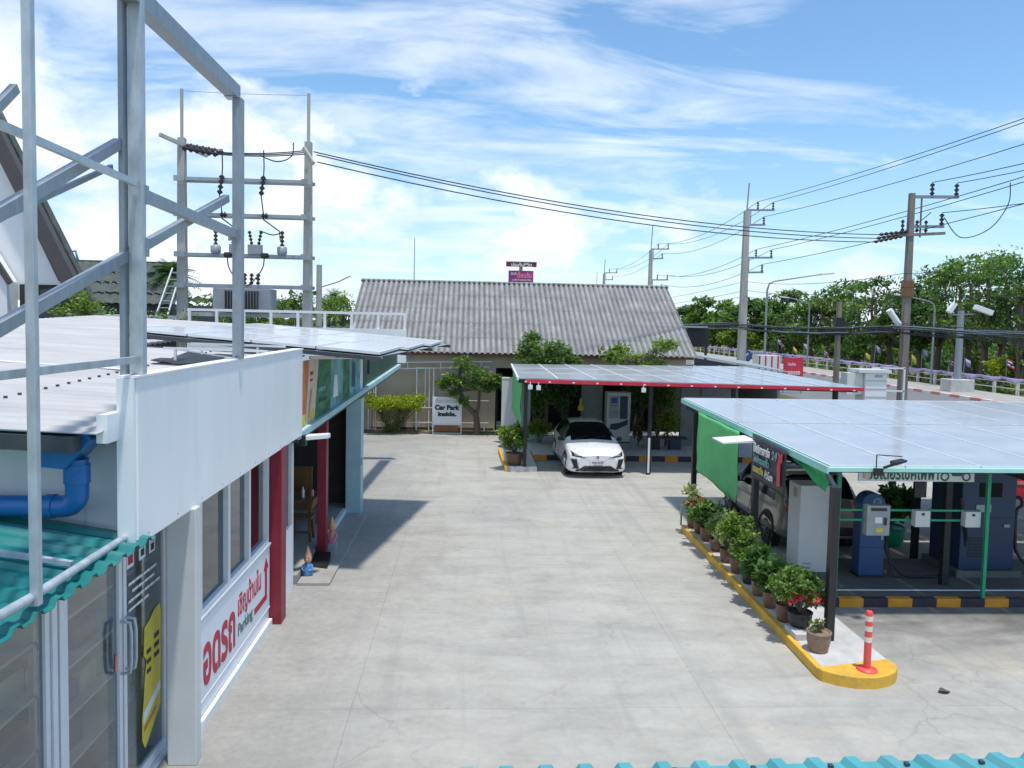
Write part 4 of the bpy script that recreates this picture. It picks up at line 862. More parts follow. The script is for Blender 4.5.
g = MB(); g.prism([(11.68,1.66),(11.80,1.64),(11.82,1.95),(11.78,2.05),(11.70,2.05)],'x',LX-.006,LX); g.prism([(11.63,2.03),(11.78,2.03),(11.80,2.18),(11.70,2.14),(11.62,2.2)],'x',LX-.007,LX-.001); g.build('emblem','redbright',BN)
# scooter sign
SG = thing('scooter_sign','white sign with dark green Thai lettering and scooter drawing under the canopy edge','sign',(6.85,11.3,1.85))
MB().box(5.93,7.75,11.3,11.33,1.84,2.14).build('board','signwhite',SG)
text('lettering','มอเตอร์ไซค์ไฟฟ้า',SG,(6.62,11.298,1.985),(1,0,0),UZ,1.12,.24,'inkgreen',.02)
g = MB(); yy = 11.294
for cx in (7.28,7.62):
    vs=[]; 
    for j in range(20): a=j*math.pi/10; vs += [(cx+.07*math.cos(a),yy,1.92+.07*math.sin(a)),(cx+.045*math.cos(a),yy,1.92+.045*math.sin(a))]
    g.add(vs,[(2*j,2*((j+1)%20),2*((j+1)%20)+1,2*j+1) for j in range(20)])
g.prism([(7.24,2.0),(7.36,1.99),(7.40,1.93),(7.54,1.93),(7.60,2.06),(7.66,2.06),(7.66,2.09),(7.56,2.09),(7.51,1.98),(7.42,1.98),(7.38,2.05),(7.22,2.06)],'y',yy-.002,yy+.002); g.build('scooter_emblem','inkgreen',SG)
MB().box(6.0,6.1,11.28,11.298,1.88,2.1).build('sign_patch','postercream',SG)
g = MB(); g.bar((5.93,11.32,2.14),(5.93,11.32,2.24),.02,.02); g.bar((7.75,11.32,2.14),(7.75,11.32,2.24),.02,.02); g.build('hanger','black',SG)
# white cabinet
WC = thing('white_cabinet','tall off-white power cabinet at the near corner of the charging bay','cabinet',(5.68,12.4,.12))
MB().box(5.42,5.93,12.15,12.62,.14,1.58).build('body','cabinet',WC,bevel=.012)
MB().box(5.5,5.62,12.143,12.149,.2,.24).build('marking','greymetal',WC); MB().box(5.5,5.64,12.143,12.149,.28,.30).build('marking','greymetal',WC); MB().box(5.413,5.419,12.3,12.42,1.36,1.5).build('marking','greymetal',WC)
MB().box(5.44,5.91,12.17,12.6,.13,.14).build('foot','black',WC); g = MB(); g.box(5.938,5.95,12.1,12.7,.13,1.6); g.build('back_strip','black',WC)
# blue charger, meter
CH = thing('blue_charger','deep blue charging pedestal with rounded top and round white emblem','charger',(6.53,12.0,.13))
pr = [(6.34,.13),(6.75,.13),(6.75,1.30)]+[(6.545+.205*math.cos(a),1.30+.21*math.sin(a)) for a in fr(.15,math.pi-.15,9)]+[(6.34,1.30)]
MB().prism(pr,'y',11.95,12.2).build('body','chargeblue',CH,bevel=.012)
g = MB(); g.add([(6.60+.075*math.cos(j*math.pi/10),11.944,1.36+.075*math.sin(j*math.pi/10)) for j in range(20)],[tuple(range(20))]); g.build('emblem','posterblue',CH)
text('emblem_lettering','E',CH,(6.60,11.941,1.36),(1,0,0),UZ,.06,.08,'inkblue',.04)
MB().box(6.54,6.66,11.94,11.948,1.2,1.215).build('emblem_strip','signwhite',CH)
MB().box(6.345,6.745,11.944,11.949,.62,.625).build('panel_seam','black',CH); MB().box(6.68,6.72,11.935,11.949,.75,.83).build('lock','galv',CH); MB().box(6.33,6.76,11.93,12.22,.128,.17).build('foot','black',CH)
g = MB(); g.curve([(6.76,12.1,1.0),(6.82,12.05,.8),(6.85,12.0,.5),(6.95,11.95,.3),(7.1,11.9,.18),(7.5,11.9,.16),(7.9,12.0,.17),(8.1,12.1,.3),(8.15,12.0,.8),(8.03,11.96,1.2)],.022,8); g.curve([(6.76,12.1,.85),(6.8,12.0,.6),(6.88,11.95,.3),(6.84,11.95,.2),(7.0,11.9,.16)],.02,8); g.build('charging_cable','cable',CH)
g = MB(); g.tube([(8.03,11.96,1.18),(8.0,11.93,1.34),(7.99,11.95,1.45)],.035,8); g.build('plug','carblack',CH)
def meter(name,label,x,y,z,w,h,m,dark):
    t = thing(name,label,'meter box',(x,y,z)); MB().box(x,x+w,y-.12,y,z,z+h).build('case',m,t,bevel=.01)
    g = MB()
    if dark: g.box(x+w*.16,x+w*.84,y-.126,y-.121,z+h*.82,z+h*.92,0); g.box(x+w*.35,x+w*.65,y-.126,y-.121,z+h*.42,z+h*.62,1); g.box(x+w*.4,x+w*.7,y-.126,y-.121,z+h*.12,z+h*.26,2); g.box(x+w*.72,x+w*.86,y-.126,y-.121,z+h*.35,z+h*.6,0)
    else: g.box(x+w*.4,x+w*.6,y-.126,y-.121,z+h*.72,z+h*.86,0); g.box(x+w*.2,x+w*.75,y-.126,y-.121,z+h*.55,z+h*.58,1)
    g.build('face',['inkdark','signwhite','posteryellow'],t); return t
meter('coin_meter','grey coin meter with small screen fixed beside the blue charger',5.98,11.22,1.05,.36,.46,'greymetal',True)
meter('junction_box','small white junction box on the green rail near the potted tree',6.72,11.2,1.19,.23,.25,'cabinet',False)
meter('junction_box','small white junction box on the green rail beside the navy cabinet',7.50,11.2,1.19,.24,.24,'cabinet',False)
NV = thing('navy_cabinet','large dark navy charging cabinet on a cement plinth','cabinet',(8.5,12.4,.13))
MB().box(8.06,8.98,12.02,12.85,.24,2.0).build('body','navy',NV,bevel=.015); MB().box(7.98,9.08,11.95,12.92,.12,.238).build('plinth','dark_slab',NV)
g = MB(); g.box(8.10,8.94,12.01,12.018,.3,.302); g.box(8.1,8.94,12.01,12.018,1.1,1.104); g.build('door_seam','black',NV)
for k in range(7): MB().box(8.2,8.5,12.006,12.018,.45+k*.05,.47+k*.05).build('vent','black',NV)
MB().box(8.35,8.72,12.006,12.018,1.45,1.68).build('screen','carglass',NV); MB().box(8.78,8.88,12.0,12.018,.95,1.0).build('door_handle','galv',NV); MB().box(8.3,8.55,12.008,12.018,1.2,1.32).build('notice','greymetal',NV)
g = MB(); g.curve([(9.0,12.2,1.35),(9.12,12.15,1.42),(9.14,12.1,1.3),(9.05,12.1,1.2),(9.05,12.1,.8),(9.1,12.1,.5),(9.3,12.0,.28),(9.8,11.9,.17),(10.6,11.9,.16)],.026,8); g.build('charging_cable','cable',NV)
MB().box(8.02,8.22,13.26,13.3,1.15,1.6).build('wall_box','greymetal',E_)
RC = thing('red_cabinet','bright red low cabinet with pale band at the right edge of the view','cabinet',(13.6,18.4,0))
MB().box(12.3,14.3,18.2,19.0,0,.88).build('body','redbright',RC,bevel=.02); g = MB(); g.box(12.32,14.28,18.185,18.197,.38,.46); g.build('band','pink',RC); MB().box(12.3,12.6,18.12,18.198,0,.88).build('side_post','coral',RC)
# guide post
GP = thing('guide_post','coral flexible guide post with pale bands on the yellow kerb nose','guide post',(4.73,8.62,.14))
MB().lathe([(.12,0),(.118,.015),(.05,.03)],(4.73,8.62,.14),20).build('base','coral',GP)
g = MB(); g.lathe([(.042,.02),(.04,.68),(.036,.70),(.034,.705)],(4.73,8.62,.14),16); g.build('tube','coral',GP)
for z_ in (.36,.49,.61): MB().lathe([(.0425,0),(.0425,.06)],(4.73,8.62,.14+z_-.02),16).build('band','reflect',GP)
# kerb-edge steel hoop at the far end of the island
g = MB(); g.tube([(4.32,15.2,.1),(4.32,15.2,.52)],.02,8); tag(g.build('marker_rod','greymetal',loc=(4.32,15.2,.1)),'thin grey steel rod at the far end of the yellow kerb','rod')
# dry leaf
g = MB(); g.grid(lambda u,v: (5.42+.16*u, 8.32+.05*v*math.sin(u*3.1)+.03*u, .012+.03*math.sin(u*3.1+.6)*abs(v)), fr(0,1,6), [-1,0,1]); tag(g.build('dry_leaf','bark',loc=(5.42,8.3,0)),'curled dry leaf on the bare concrete near the guide post','leaf')

# ------------------------------------------------------------------ potted plants on the island
def pot(name, label, x, y, r, h, pm, plants, seed, z=.12):
    rng = random.Random(seed); t = thing(name,label,'potted plant',(x,y,z),'potted plants on the island')
    g = MB(); g.lathe([(r*.72,0),(r*.78,.01),(r*.98,h*.55),(r,h*.82),(r*.97,h*.9),(r*1.06,h*.93),(r*1.06,h),(r*.92,h),(r*.9,h*.93)],(x,y,z),22); g.build('pot',pm,t)
    MB().lathe([(.001,0),(r*.9,0)],(x,y,z+h*.92),16).build('soil','potsoil',t)
    tops = []
    for (m,n,size,rad,zc,rz_,asp) in plants:
        g = MB(); k = max(6,n//(9 if 'petal' in m else 110))
        for _ in range(k):
            d = Vector((rng.gauss(0,1),rng.gauss(0,1),rng.gauss(0,.9))).normalized()*(rng.uniform(.85,1.08) if 'petal' in m else rng.uniform(.3,.82))
            if 'petal' in m: d = Vector((d.x,-abs(d.y),abs(d.z)*.8-.1))
            c = (x+d.x*rad,y+d.y*rad,z+h+zc+d.z*rz_); tops.append(c)
            q = .22 if 'petal' in m else rng.uniform(.32,.5); g.cloud(c,(rad*q,rad*q,rz_*q),n//k,size,rng,asp,0,.15)
        g.build('flowers' if 'petal' in m else 'foliage',m,t)
    g = MB(); limbs(g,(x,y,z+h*.9),tops[:14],.012,rng); g.build('stem','bark',t); return t
tp = 'terracotta'
pot('potted_plant','tan clay pot with a tiny sprouting plant, closest to the guide post',4.41,9.2,.145,.25,'claypot',[('leafmid',62,0.065,0.104,0.078,0.085,.5),('petalwhite',10,0.032,0.065,0.157,0.049,.8)],1)
tag(MB().box(4.25,4.44,9.5,9.85,.121,.20).build('cement_block','slab',loc=(4.35,9.7,.12),bevel=.006),'pale cement block under the black flower pot','block')
pot('potted_plant','black pot of coral red flowers standing on a cement block',4.42,9.78,.155,.20,'plasticpot',[('leafmid',1250,0.081,0.325,0.269,0.293,.6),('petal',280,.055,.24,.20,.20,.9),('petalwhite',25,0.043,0.208,0.179,0.195,.9)],2,.20)
pot('potted_plant','brown pot with fine mid-green foliage behind the coral flowers',4.37,10.16,.115,.24,tp,[('leafmid',1000,0.086,0.260,0.224,0.256,.5)],3)
pot('potted_plant','brown pot with large dark leaves, third row behind the coral flowers',4.37,10.66,.105,.24,tp,[('leafdark',525,0.140,0.273,0.224,0.232,.7)],4)
pot('potted_plant','brown pot with large bluish-green leaves near the white cabinet',4.38,11.15,.10,.23,tp,[('leafdark',525,0.151,0.273,0.269,0.244,.7)],5)
pot('potted_plant','dark pot with bushy yellow-green foliage just past the large-leaved plants',4.42,11.68,.10,.26,'plasticpot',[('leaflime',875,0.065,0.312,0.291,0.268,.5),('leafmid',562,0.065,0.299,0.269,0.244,.5)],6)
pot('potted_plant','brown pot with the tallest yellow-green bush of the row',4.43,12.2,.12,.26,tp,[('leaflime',1125,0.065,0.325,0.448,0.415,.5),('leafmid',562,0.065,0.312,0.381,0.342,.5)],7)
pot('potted_plant','brown pot with pale variegated leaves in the middle of the far half',4.42,12.75,.10,.24,tp,[('leafpale',1000,0.086,0.299,0.336,0.342,.5)],8)
pot('potted_plant','small brown pot with pale leaves tucked behind the variegated plant',4.45,13.4,.10,.22,tp,[('leafpale',437,0.081,0.247,0.246,0.244,.5),('leaflime',312,0.081,0.260,0.246,0.220,.5)],12)
pot('potted_plant','brown pot with dark green compact foliage under the green tarpaulin',4.50,14.05,.13,.26,tp,[('leafmid',875,0.097,0.299,0.314,0.293,.55),('leafdark',312,0.097,0.286,0.269,0.268,.55)],9)
pot('potted_plant','small brown pot squeezed between the two farthest plants of the row',4.50,14.55,.11,.22,tp,[('leafdark',325,0.086,0.208,0.224,0.195,.5)],10)
pot('potted_plant','brown pot with dusty pink flowers at the far end of the row',4.52,14.98,.15,.30,tp,[('leafpale',412,0.097,0.247,0.336,0.293,.4),('petalpink',300,0.065,0.208,0.190,0.146,.8),('leafmid',187,0.086,0.234,0.202,0.195,.5)],11)
pot('potted_shrub','brown pot with bright green bush on the small island left of the car shed',1.28,21.45,.24,.34,tp,[('leafmid',900,.15,.46,.48,.42,.5),('leaflime',500,.15,.44,.5,.4,.5)],14,.13)
pot('potted_tree','dark green bowl with rounded leafy tree on the ground behind the blue charger',8.14,14.3,.30,.36,'green',[('leafdark',900,.16,.42,.50,.40,.5)],15,0)
# ------------------------------------------------------------------ cars (own metric frame, nose towards -Y)
def car(name, label, loc, rotz, ST, paint, win, wheels, wr, SIDE, extra, cladding, zs=1.):
    C0 = thing(name, label, 'car', (0,0,0))
    st = sample([[y]+[c for p in pts for c in p] for y, pts in ST], 5)
    rows = []
    for s in st:
        pts = [s[1+2*i:3+2*i] for i in range((len(s)-1)//2)]
        rows.append((s[0], sample(pts, 3)))
    nr = len(rows[0][1]); ns = len(rows)
    def P(i, j, sgn): y = rows[i][0]; x, z = rows[i][1][j]; return (sgn*x, y, z)
    body = MB(); gl = {}
    for sgn in (1, -1):
        for i in range(ns-1):
            for j in range(nr-1):
                q = [P(i,j,sgn), P(i+1,j,sgn), P(i+1,j+1,sgn), P(i,j+1,sgn)]
                if sgn < 0: q.reverse()
                ym = (rows[i][0]+rows[i+1][0])/2; tag_ = win(ym, j/3, rows[i][1][j][0]); tag_ = tag_ and (tag_, sgn if tag_ == 'side_window' else 0)
                tgt = body if tag_ is None else gl.setdefault(tag_, MB())
                tgt.add(q, [(0,1,2,3)], 0, True)
    for i in (0, ns-1):
        loop = [P(i,j,1) for j in range(nr)]+[P(i,j,-1) for j in range(nr-1,-1,-1)]
        body.add(loop, [tuple(range(len(loop))) if i else tuple(range(len(loop)-1,-1,-1))])
    def weld(mb):
        key = {}; nv = []; mp = []
        for v in mb.v:
            k = tuple(round(c,4) for c in v)
            if k not in key: key[k] = len(nv); nv.append(v)
            mp.append(key[k])
        keep = [(tuple(dict.fromkeys(mp[q] for q in f)), m, s) for f, m, s in zip(mb.f, mb.mi, mb.sm)]
        keep = [k for k in keep if len(k[0]) > 2]
        mb.v = nv; mb.f = [k[0] for k in keep]; mb.mi = [k[1] for k in keep]; mb.sm = [k[2] for k in keep]; return mb
    full = MB(); full.v = list(body.v); full.f = list(body.f)
    for g_ in gl.values():
        o_ = len(full.v); full.v += g_.v; full.f += [tuple(q+o_ for q in f) for f in g_.f]
    tree = BVHTree.FromPolygons([Vector(v) for v in full.v], full.f)
    weld(body).build('body', paint, C0)
    for k, g_ in gl.items(): weld(g_).build(k[0], 'carglass', C0)
    def decal(nm, poly, axis, m, off=.006, par=C0, nsub=6):
        # poly of 2D points projected on the shell: axis '-y' front (x,z), '+y' rear (x,z), '+x'/'-x' side (y,z)
        g = MB(); a, b, c, d = [Vector(p) for p in poly]
        def fn(u, v):
            p = (a.lerp(b,u)).lerp(d.lerp(c,u), v)
            org, di = {'-y': ((p.x,-6,p.y),(0,1,0)), '+y': ((p.x,6,p.y),(0,-1,0)), '-x': ((-4,p.x,p.y),(1,0,0)), '+x': ((4,p.x,p.y),(-1,0,0))}[axis]
            h = tree.ray_cast(Vector(org), Vector(di))
            if h[0] is None: return (p.x if axis[1] == 'y' else 0, 0 if axis[1] == 'y' else p.x, p.y)
            return h[0]-Vector(di)*off
        g.grid(fn, fr(0,1,nsub), fr(0,1,nsub)); return g.build(nm, m, par, solid=.004)
    for sx_ in (-1, 1):
        for y in wheels:
            g = MB(); x = sx_*(SIDE-.02)
            g.tube([(x-sx_*.20,y,wr),(x,y,wr)], wr, 28); w = g.build('wheel','tyre',C0)
            g = MB(); g.tube([(x+sx_*.001,y,wr),(x+sx_*.012,y,wr)], wr*.66, 24, 0)
            for k in range(5):
                a = k*math.pi*.4; g.bar((x+sx_*.014,y,wr),(x+sx_*.014,y+math.cos(a)*wr*.62,wr+math.sin(a)*wr*.62),.05,.03,1)
            g.build('rim',['carblack','rim'],w)
            g = MB(); k = 18; pts = [(math.cos(a), math.sin(a)) for a in fr(-.18, math.pi+.18, k)]
            vs = []
            for c_, s_ in pts:
                for rr in (wr*1.02, wr*1.24):
                    yy, zz_ = y+c_*rr, wr+s_*rr; h = tree.ray_cast(Vector((sx_*4,yy,max(zz_,.28))),Vector((-sx_,0,0)))
                    xx = (abs(h[0].x) if h[0] is not None else SIDE)+.008; vs.append((sx_*max(xx,SIDE-.06),yy,zz_))
            g.add(vs,[(2*q,2*q+1,2*q+3,2*q+2) for q in range(k-1)],0,True); g.build('wheel_arch',cladding,C0,solid=.01)
            g = MB(); g.add([(sx_*(SIDE-.012),y+math.cos(a)*wr*1.06,wr+math.sin(a)*wr*1.06) for a in fr(0,2*math.pi*23/24,24)],[tuple(range(24))]); 
            g.xf(lambda v: (v[0]-sx_*.012,v[1],v[2])); g.build('wheel_well','black',C0)
    extra(C0, decal)
    C0.location = loc; C0.rotation_euler = (0,0,rotz); C0.scale = (1/SCALE, 1/SCALE, zs/SCALE)
    return C0
HAT = [(-2.145,[(0,.24),(.50,.25),(.60,.45),(.56,.62),(.38,.69),(0,.71)]),
 (-2.06,[(0,.19),(.76,.21),(.82,.48),(.76,.70),(.48,.775),(0,.79)]),
 (-1.85,[(0,.17),(.88,.2),(.905,.55),(.86,.78),(.60,.86),(0,.885)]),
 (-1.40,[(0,.17),(.91,.2),(.918,.60),(.89,.86),(.66,.94),(0,.97)]),
 (-.98,[(0,.17),(.91,.2),(.918,.62),(.89,.93),(.69,1.00),(0,1.045)]),
 (-.35,[(0,.17),(.90,.2),(.915,.62),(.885,.95),(.64,1.30),(0,1.345)]),
 (.15,[(0,.17),(.90,.2),(.915,.62),(.88,.97),(.58,1.44),(0,1.49)]),
 (.80,[(0,.17),(.90,.2),(.915,.62),(.88,.985),(.585,1.455),(0,1.505)]),
 (1.40,[(0,.17),(.91,.2),(.918,.64),(.88,1.0),(.57,1.40),(0,1.455)]),
 (1.85,[(0,.18),(.90,.21),(.91,.66),(.86,1.02),(.55,1.26),(0,1.30)]),
 (2.06,[(0,.22),(.82,.25),(.86,.68),(.80,1.0),(.55,1.07),(0,1.09)]),
 (2.145,[(0,.30),(.64,.32),(.72,.62),(.66,.88),(.48,.93),(0,.95)])]
def hat_win(y, j, x):
    if -.97 < y < .05 and j >= 4: return 'windscreen'
    if -.75 < y < 1.55 and 3 <= j < 3.9: return 'side_window'
    if 1.35 < y < 2.0 and j >= 4: return 'rear_window'
def hat_extra(c, decal):
    for s in (-1, 1):
        h = decal('headlight', [(s*.34,.635),(s*.66,.735),(s*.83,.82),(s*.80,.68)], '-y', 'carblack', .008)
        decal('headlight_lens', [(s*.50,.685),(s*.70,.73),(s*.75,.75),(s*.72,.70)], '-y', 'lampglass', .014, h)
        decal('air_intake', [(s*.62,.34),(s*.75,.35),(s*.85,.60),(s*.66,.60)], '-y', 'carblack', .008)
        decal('corner_trim', [(s*.60,.30),(s*.80,.31),(s*.80,.34),(s*.60,.345)], '-y', 'carblack', .01)
        g = MB(); g.lathe([(.02,-.07),(.09,-.05),(.10,.02),(.06,.07)],(0,0,0),12); g.xf(lambda v: (s*1.0+v[0]*.9,-.62+v[1]*.7,1.0+v[2]*.95)); g.bar((s*.87,-.60,.97),(s*.97,-.61,.98),.05,.03)
        g.build('mirror','carblack',c)
        decal('sill', [(-1.0,.2),(1.0,.2),(1.0,.30),(-1.0,.30)], '+x' if s > 0 else '-x', 'carblack', .012)
        decal('door_seam', [(.14,.30),(.155,.30),(.155,.95),(.14,.95)], '+x' if s > 0 else '-x', 'carblack', .003)
        decal('door_handle', [(-.15,.83),(.08,.83),(.08,.86),(-.15,.86)], '+x' if s > 0 else '-x', 'rim', .012)
        decal('taillight', [(s*.30,.95),(s*.78,.93),(s*.80,.99),(s*.30,1.0)], '+y', 'taillamp', .01)
    decal('lower_grille', [(-.70,.22),(.70,.22),(.42,.40),(-.42,.40)], '-y', 'carblack', .008)
    decal('front_lip', [(-.70,.245),(.70,.245),(.66,.285),(-.66,.285)], '-y', 'black', .016)
    decal('bumper_crease', [(-.26,.555),(.26,.555),(.25,.565),(-.25,.565)], '-y', 'greymetal', .006)
    g = MB(); g.box(-.23,.23,-2.19,-2.165,.40,.56); pl = g.build('number_plate','plate',c)
    text('plate_lettering','1กข 4127',pl,(0,-2.191,.50),(1,0,0),UZ,.36,.075,'inkdark',.02)
    g = MB(); g.box(-.15,.15,-2.192,-2.19,.415,.43); g.build('plate_line','inkdark',pl)
    g = MB(); g.lathe([(.045,-.004),(.045,.004)],(0,0,0),8); g.xf(lambda v: (v[0],-2.155+v[2],.655+v[1])); g.build('emblem','rim',c)
    decal('bonnet_seam', [(-.62,.80),(.62,.80),(.62,.806),(-.62,.806)], '-y', 'greymetal', .003)
    MB().tube([(-.5,-.92,1.045),(-.1,-.80,1.12)],.012,6).build('wiper','black',c); MB().tube([(.05,-.92,1.06),(.5,-.78,1.12)],.012,6).build('wiper','black',c)
car('white_hatchback','white electric hatchback with black windscreen parked nose-out under the car shed',(3.41,22.05,0),R(1.0),HAT,'carwhite',hat_win,(-1.33,1.37),.335,.95,hat_extra,'carblack',1.04)
SUV = [(-2.16,[(0,.42),(.66,.43),(.74,.65),(.72,.92),(.62,1.02),(0,1.05)]),
 (-2.05,[(0,.35),(.80,.37),(.85,.70),(.82,.98),(.72,1.12),(0,1.15)]),
 (-1.70,[(0,.32),(.87,.34),(.90,.72),(.86,1.06),(.70,1.55),(0,1.60)]),
 (-1.10,[(0,.30),(.89,.32),(.92,.72),(.87,1.07),(.68,1.68),(0,1.73)]),
 (-.2,[(0,.30),(.89,.32),(.92,.72),(.87,1.06),(.68,1.70),(0,1.75)]),
 (.45,[(0,.30),(.89,.32),(.92,.72),(.87,1.05),(.66,1.62),(0,1.67)]),
 (1.05,[(0,.30),(.89,.32),(.92,.72),(.87,1.02),(.70,1.14),(0,1.18)]),
 (1.70,[(0,.31),(.88,.33),(.90,.70),(.84,.96),(.66,1.04),(0,1.08)]),
 (2.05,[(0,.33),(.78,.35),(.82,.62),(.76,.85),(.55,.90),(0,.93)]),
 (2.16,[(0,.40),(.60,.42),(.66,.6),(.60,.76),(.45,.80),(0,.82)])]
def suv_win(y, j, x):
    if -1.55 < y < .75 and 3 <= j < 3.95: return 'side_window'
    if -1.98 < y < -1.55 and j >= 4: return 'rear_window'
    if .5 < y < 1.05 and j >= 4: return 'windscreen'
def suv_extra(c, decal):
    for s in (-1, 1):
        decal('taillight', [(s*.62,.95),(s*.80,.95),(s*.80,1.15),(s*.66,1.15)], '-y', 'taillamp', .01)
        decal('reflector', [(s*.55,.47),(s*.75,.47),(s*.75,.52),(s*.55,.52)], '-y', 'taillamp', .01)
        g = MB(); g.tube([(s*.6,-1.4,1.77),(s*.6,.2,1.79)],.02,8)
        for q in (-1.3,-.5,.1): g.box(s*.6-.02,s*.6+.02,q-.04,q+.04,1.68,1.78)
        g.build('roof_rail','black',c)
        decal('headlight', [(1.80,.78),(2.06,.70),(2.08,.80),(1.80,.90)], '+x' if s > 0 else '-x', 'lampglass', .01)
        decal('sill', [(-1.0,.32),(.9,.32),(.9,.42),(-1.0,.42)], '+x' if s > 0 else '-x', 'carblack', .012)
        decal('door_seam', [(-.2,.42),(-.185,.42),(-.185,1.03),(-.2,1.03)], '+x' if s > 0 else '-x', 'carblack', .003)
        decal('door_handle', [(-.6,.93),(-.4,.93),(-.4,.96),(-.6,.96)], '+x' if s > 0 else '-x', 'rim', .012)
        g = MB(); g.lathe([(.03,-.08),(.11,-.05),(.11,.05),(.05,.09)],(0,0,0),10); g.xf(lambda v: (s*1.02+v[0]*.9,.62+v[1]*.7,1.1+v[2])); g.bar((s*.86,.6,1.05),(s*.98,.61,1.07),.05,.03); g.build('mirror','carblack',c)
    g = MB(); g.tube([(-.6,-1.0,1.80),(.6,-1.0,1.80)],.018,8); g.tube([(-.6,-.1,1.81),(.6,-.1,1.81)],.018,8); g.build('roof_bar','black',c)
    decal('bumper', [(-.7,.44),(.7,.44),(.72,.62),(-.72,.62)], '-y', 'carblack', .015)
    decal('number_plate', [(-.24,.74),(.24,.74),(.24,.88),(-.24,.88)], '-y', 'plate', .012)
car('silver_wagon','beige silver tall wagon with black roof rails parked in the charging bay',(6.52,15.35,0),R(-1.5),SUV,'carsilver',suv_win,(-1.35,1.38),.36,.955,suv_extra,'carblack')

# ------------------------------------------------------------------ behind the shop: railing, sheds, gable house, palm, transformer
G = thing('roof_railing','white pipe railing on a white parapet behind the solar roof','railing',(-4.8,22.3,0))
x0, x1 = -8.0, -1.85
g = MB(); g.box(x0,x1,22.2,22.32,2.9,3.86); g.build('parapet','white',G)
g = MB(); g.bar((x0,22.26,4.30),(x1,22.26,4.30),.07,.07); g.build('top_rail','white',G)
for i in range(9): q = x0+.05+(x1-x0-.1)*i/8; MB().box(q-.035,q+.035,22.225,22.295,3.86,4.265).build('post','white',G)
SH = thing('dark_shed','low dark shed behind the white roof railing','shed',(-6.5,26,0))
MB().box(-10.5,-4.5,25.6,27.4,0,3.55).build('wall','darkgrey',SH)
g = MB(); g.grid(lambda u,v: (u[0], 25.3+v*2.4, 3.62+u[1]+.2*v), ribs(-10.8,-4.2,.26,.04), [0,1], 0, False); g.build('roof','darkgrey',SH,solid=.01)
GH = thing('steep_gable_house','house with steep dark-edged white gable at the left edge','house',(-13,22,0))
ap = (-14.6,12.8); sl = 2.06
def ge(z): return -10.55-(z-4.35)/sl
g = MB(); g.prism([(-17,4.2),(ge(4.6)-.55,4.55),(ge(12)-.5,12),(-17,12)],'y',22.15,22.3); g.build('gable_wall','white',GH)
g = MB(); g.prism([(ge(3.9),3.9),(ge(12.2),12.2),(ge(12.2)-.42,12.2),(ge(3.9)-.42,3.9)],'y',21.85,22.12); g.build('barge_board','purpleroof',GH)
g = MB(); g.prism([(ge(4.9)-.42,5.1),(ge(7.2)-.42,7.4),(ge(7.2)-.58,7.4),(ge(4.9)-.58,5.0)],'y',22.0,22.13); g.build('barge_lining','purpleroof',GH)
g = MB(); a=[(ge(3.9)-.02,3.9),(ge(12.2)-.02,12.2),(ge(12.2)-.2,12.2),(ge(3.9)-.2,3.9)]; g.prism(a,'y',22.305,22.6); g.build('roof','mossroof',GH)
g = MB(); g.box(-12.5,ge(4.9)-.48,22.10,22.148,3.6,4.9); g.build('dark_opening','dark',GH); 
g = MB(); g.prism([(-12.0,4.0),(-11.9,4.75),(-11.5,4.85),(-11.3,4.0)],'y',22.03,22.09); g.build('leaning_board','darkgrey',GH)
g = MB(); g.prism([(-16.5,3.6),(-12.55,3.6),(-12.55,4.95),(-13.4,6.4),(-16.5,6.4)],'y',21.6,22.1); g.build('porch_wall','white',GH)
g = MB(); g.bar((-12.45,21.58,4.9),(-13.5,21.58,6.6),.1,.14); g.build('porch_edge','purpleroof',GH)
g = MB(); g.box(-17,-11,22.31,30,0,4.1); g.build('lower_wall','white',GH)
GR = thing('mossy_roof_house','mossy dark green tiled roof behind the steep gable','house',(-15.5,36,0))
rng = random.Random(3)
for k in range(4):
    g = MB(); z0_, z1_ = 4.55+k*.48, 4.55+(k+1)*.48-.02
    g.grid(lambda u,v: (u, 34+(k+v)*.62-.10*(1-v), z0_+(z1_-z0_)*v+.05*abs(math.sin(u*9))), fr(-18.5,-12.75-.12*k,120), [0,1], 0, False); g.build('roof_course','mossroof',GR,solid=.03)
MB().box(-18.3,-13.0,34.3,40,0,4.6).build('wall','darkgrey',GR)
g = MB(); g.bar((-18.6,36.55,6.5),(-13.15,36.55,6.5),.2,.12); g.build('ridge','mossroof',GR)
LD = thing('white_ladder','white ladder leaning at the right edge of the mossy roof','ladder',(-13.1,33.6,4))
g = MB()
g.bar((-13.45,33.3,3.6),(-13.15,34.8,6.2),.05,.05); g.bar((-12.95,33.3,3.6),(-12.75,34.8,6.2),.05,.05); g.build('rail','ledwhite',LD)
for q in fr(.08,.92,8): MB().bar((-13.45+.3*q,33.3+1.5*q,3.6+2.6*q),(-12.95+.2*q,33.3+1.5*q,3.6+2.6*q),.04,.05).build('rung','greymetal',LD)
g = MB(); g.lathe([(.28,0),(.32,.08),(.32,.75),(.25,.9),(.1,.98)],(-17.0,33.0,6.2),16); TK = g.build('water_tank','tankblue',loc=(-17,33,6.2)); tag(TK,'blue water tank beside the steep gable edge','water tank')
g = MB(); g.tube([(-16.7,33,6.6),(-16.4,33,6.7),(-16.3,33,6.3)],.05,8); g.build('outlet','tankblue',TK)
MB().box(-17.4,-16.6,32.6,33.4,0,6.2).build('stand','darkgrey',TK)
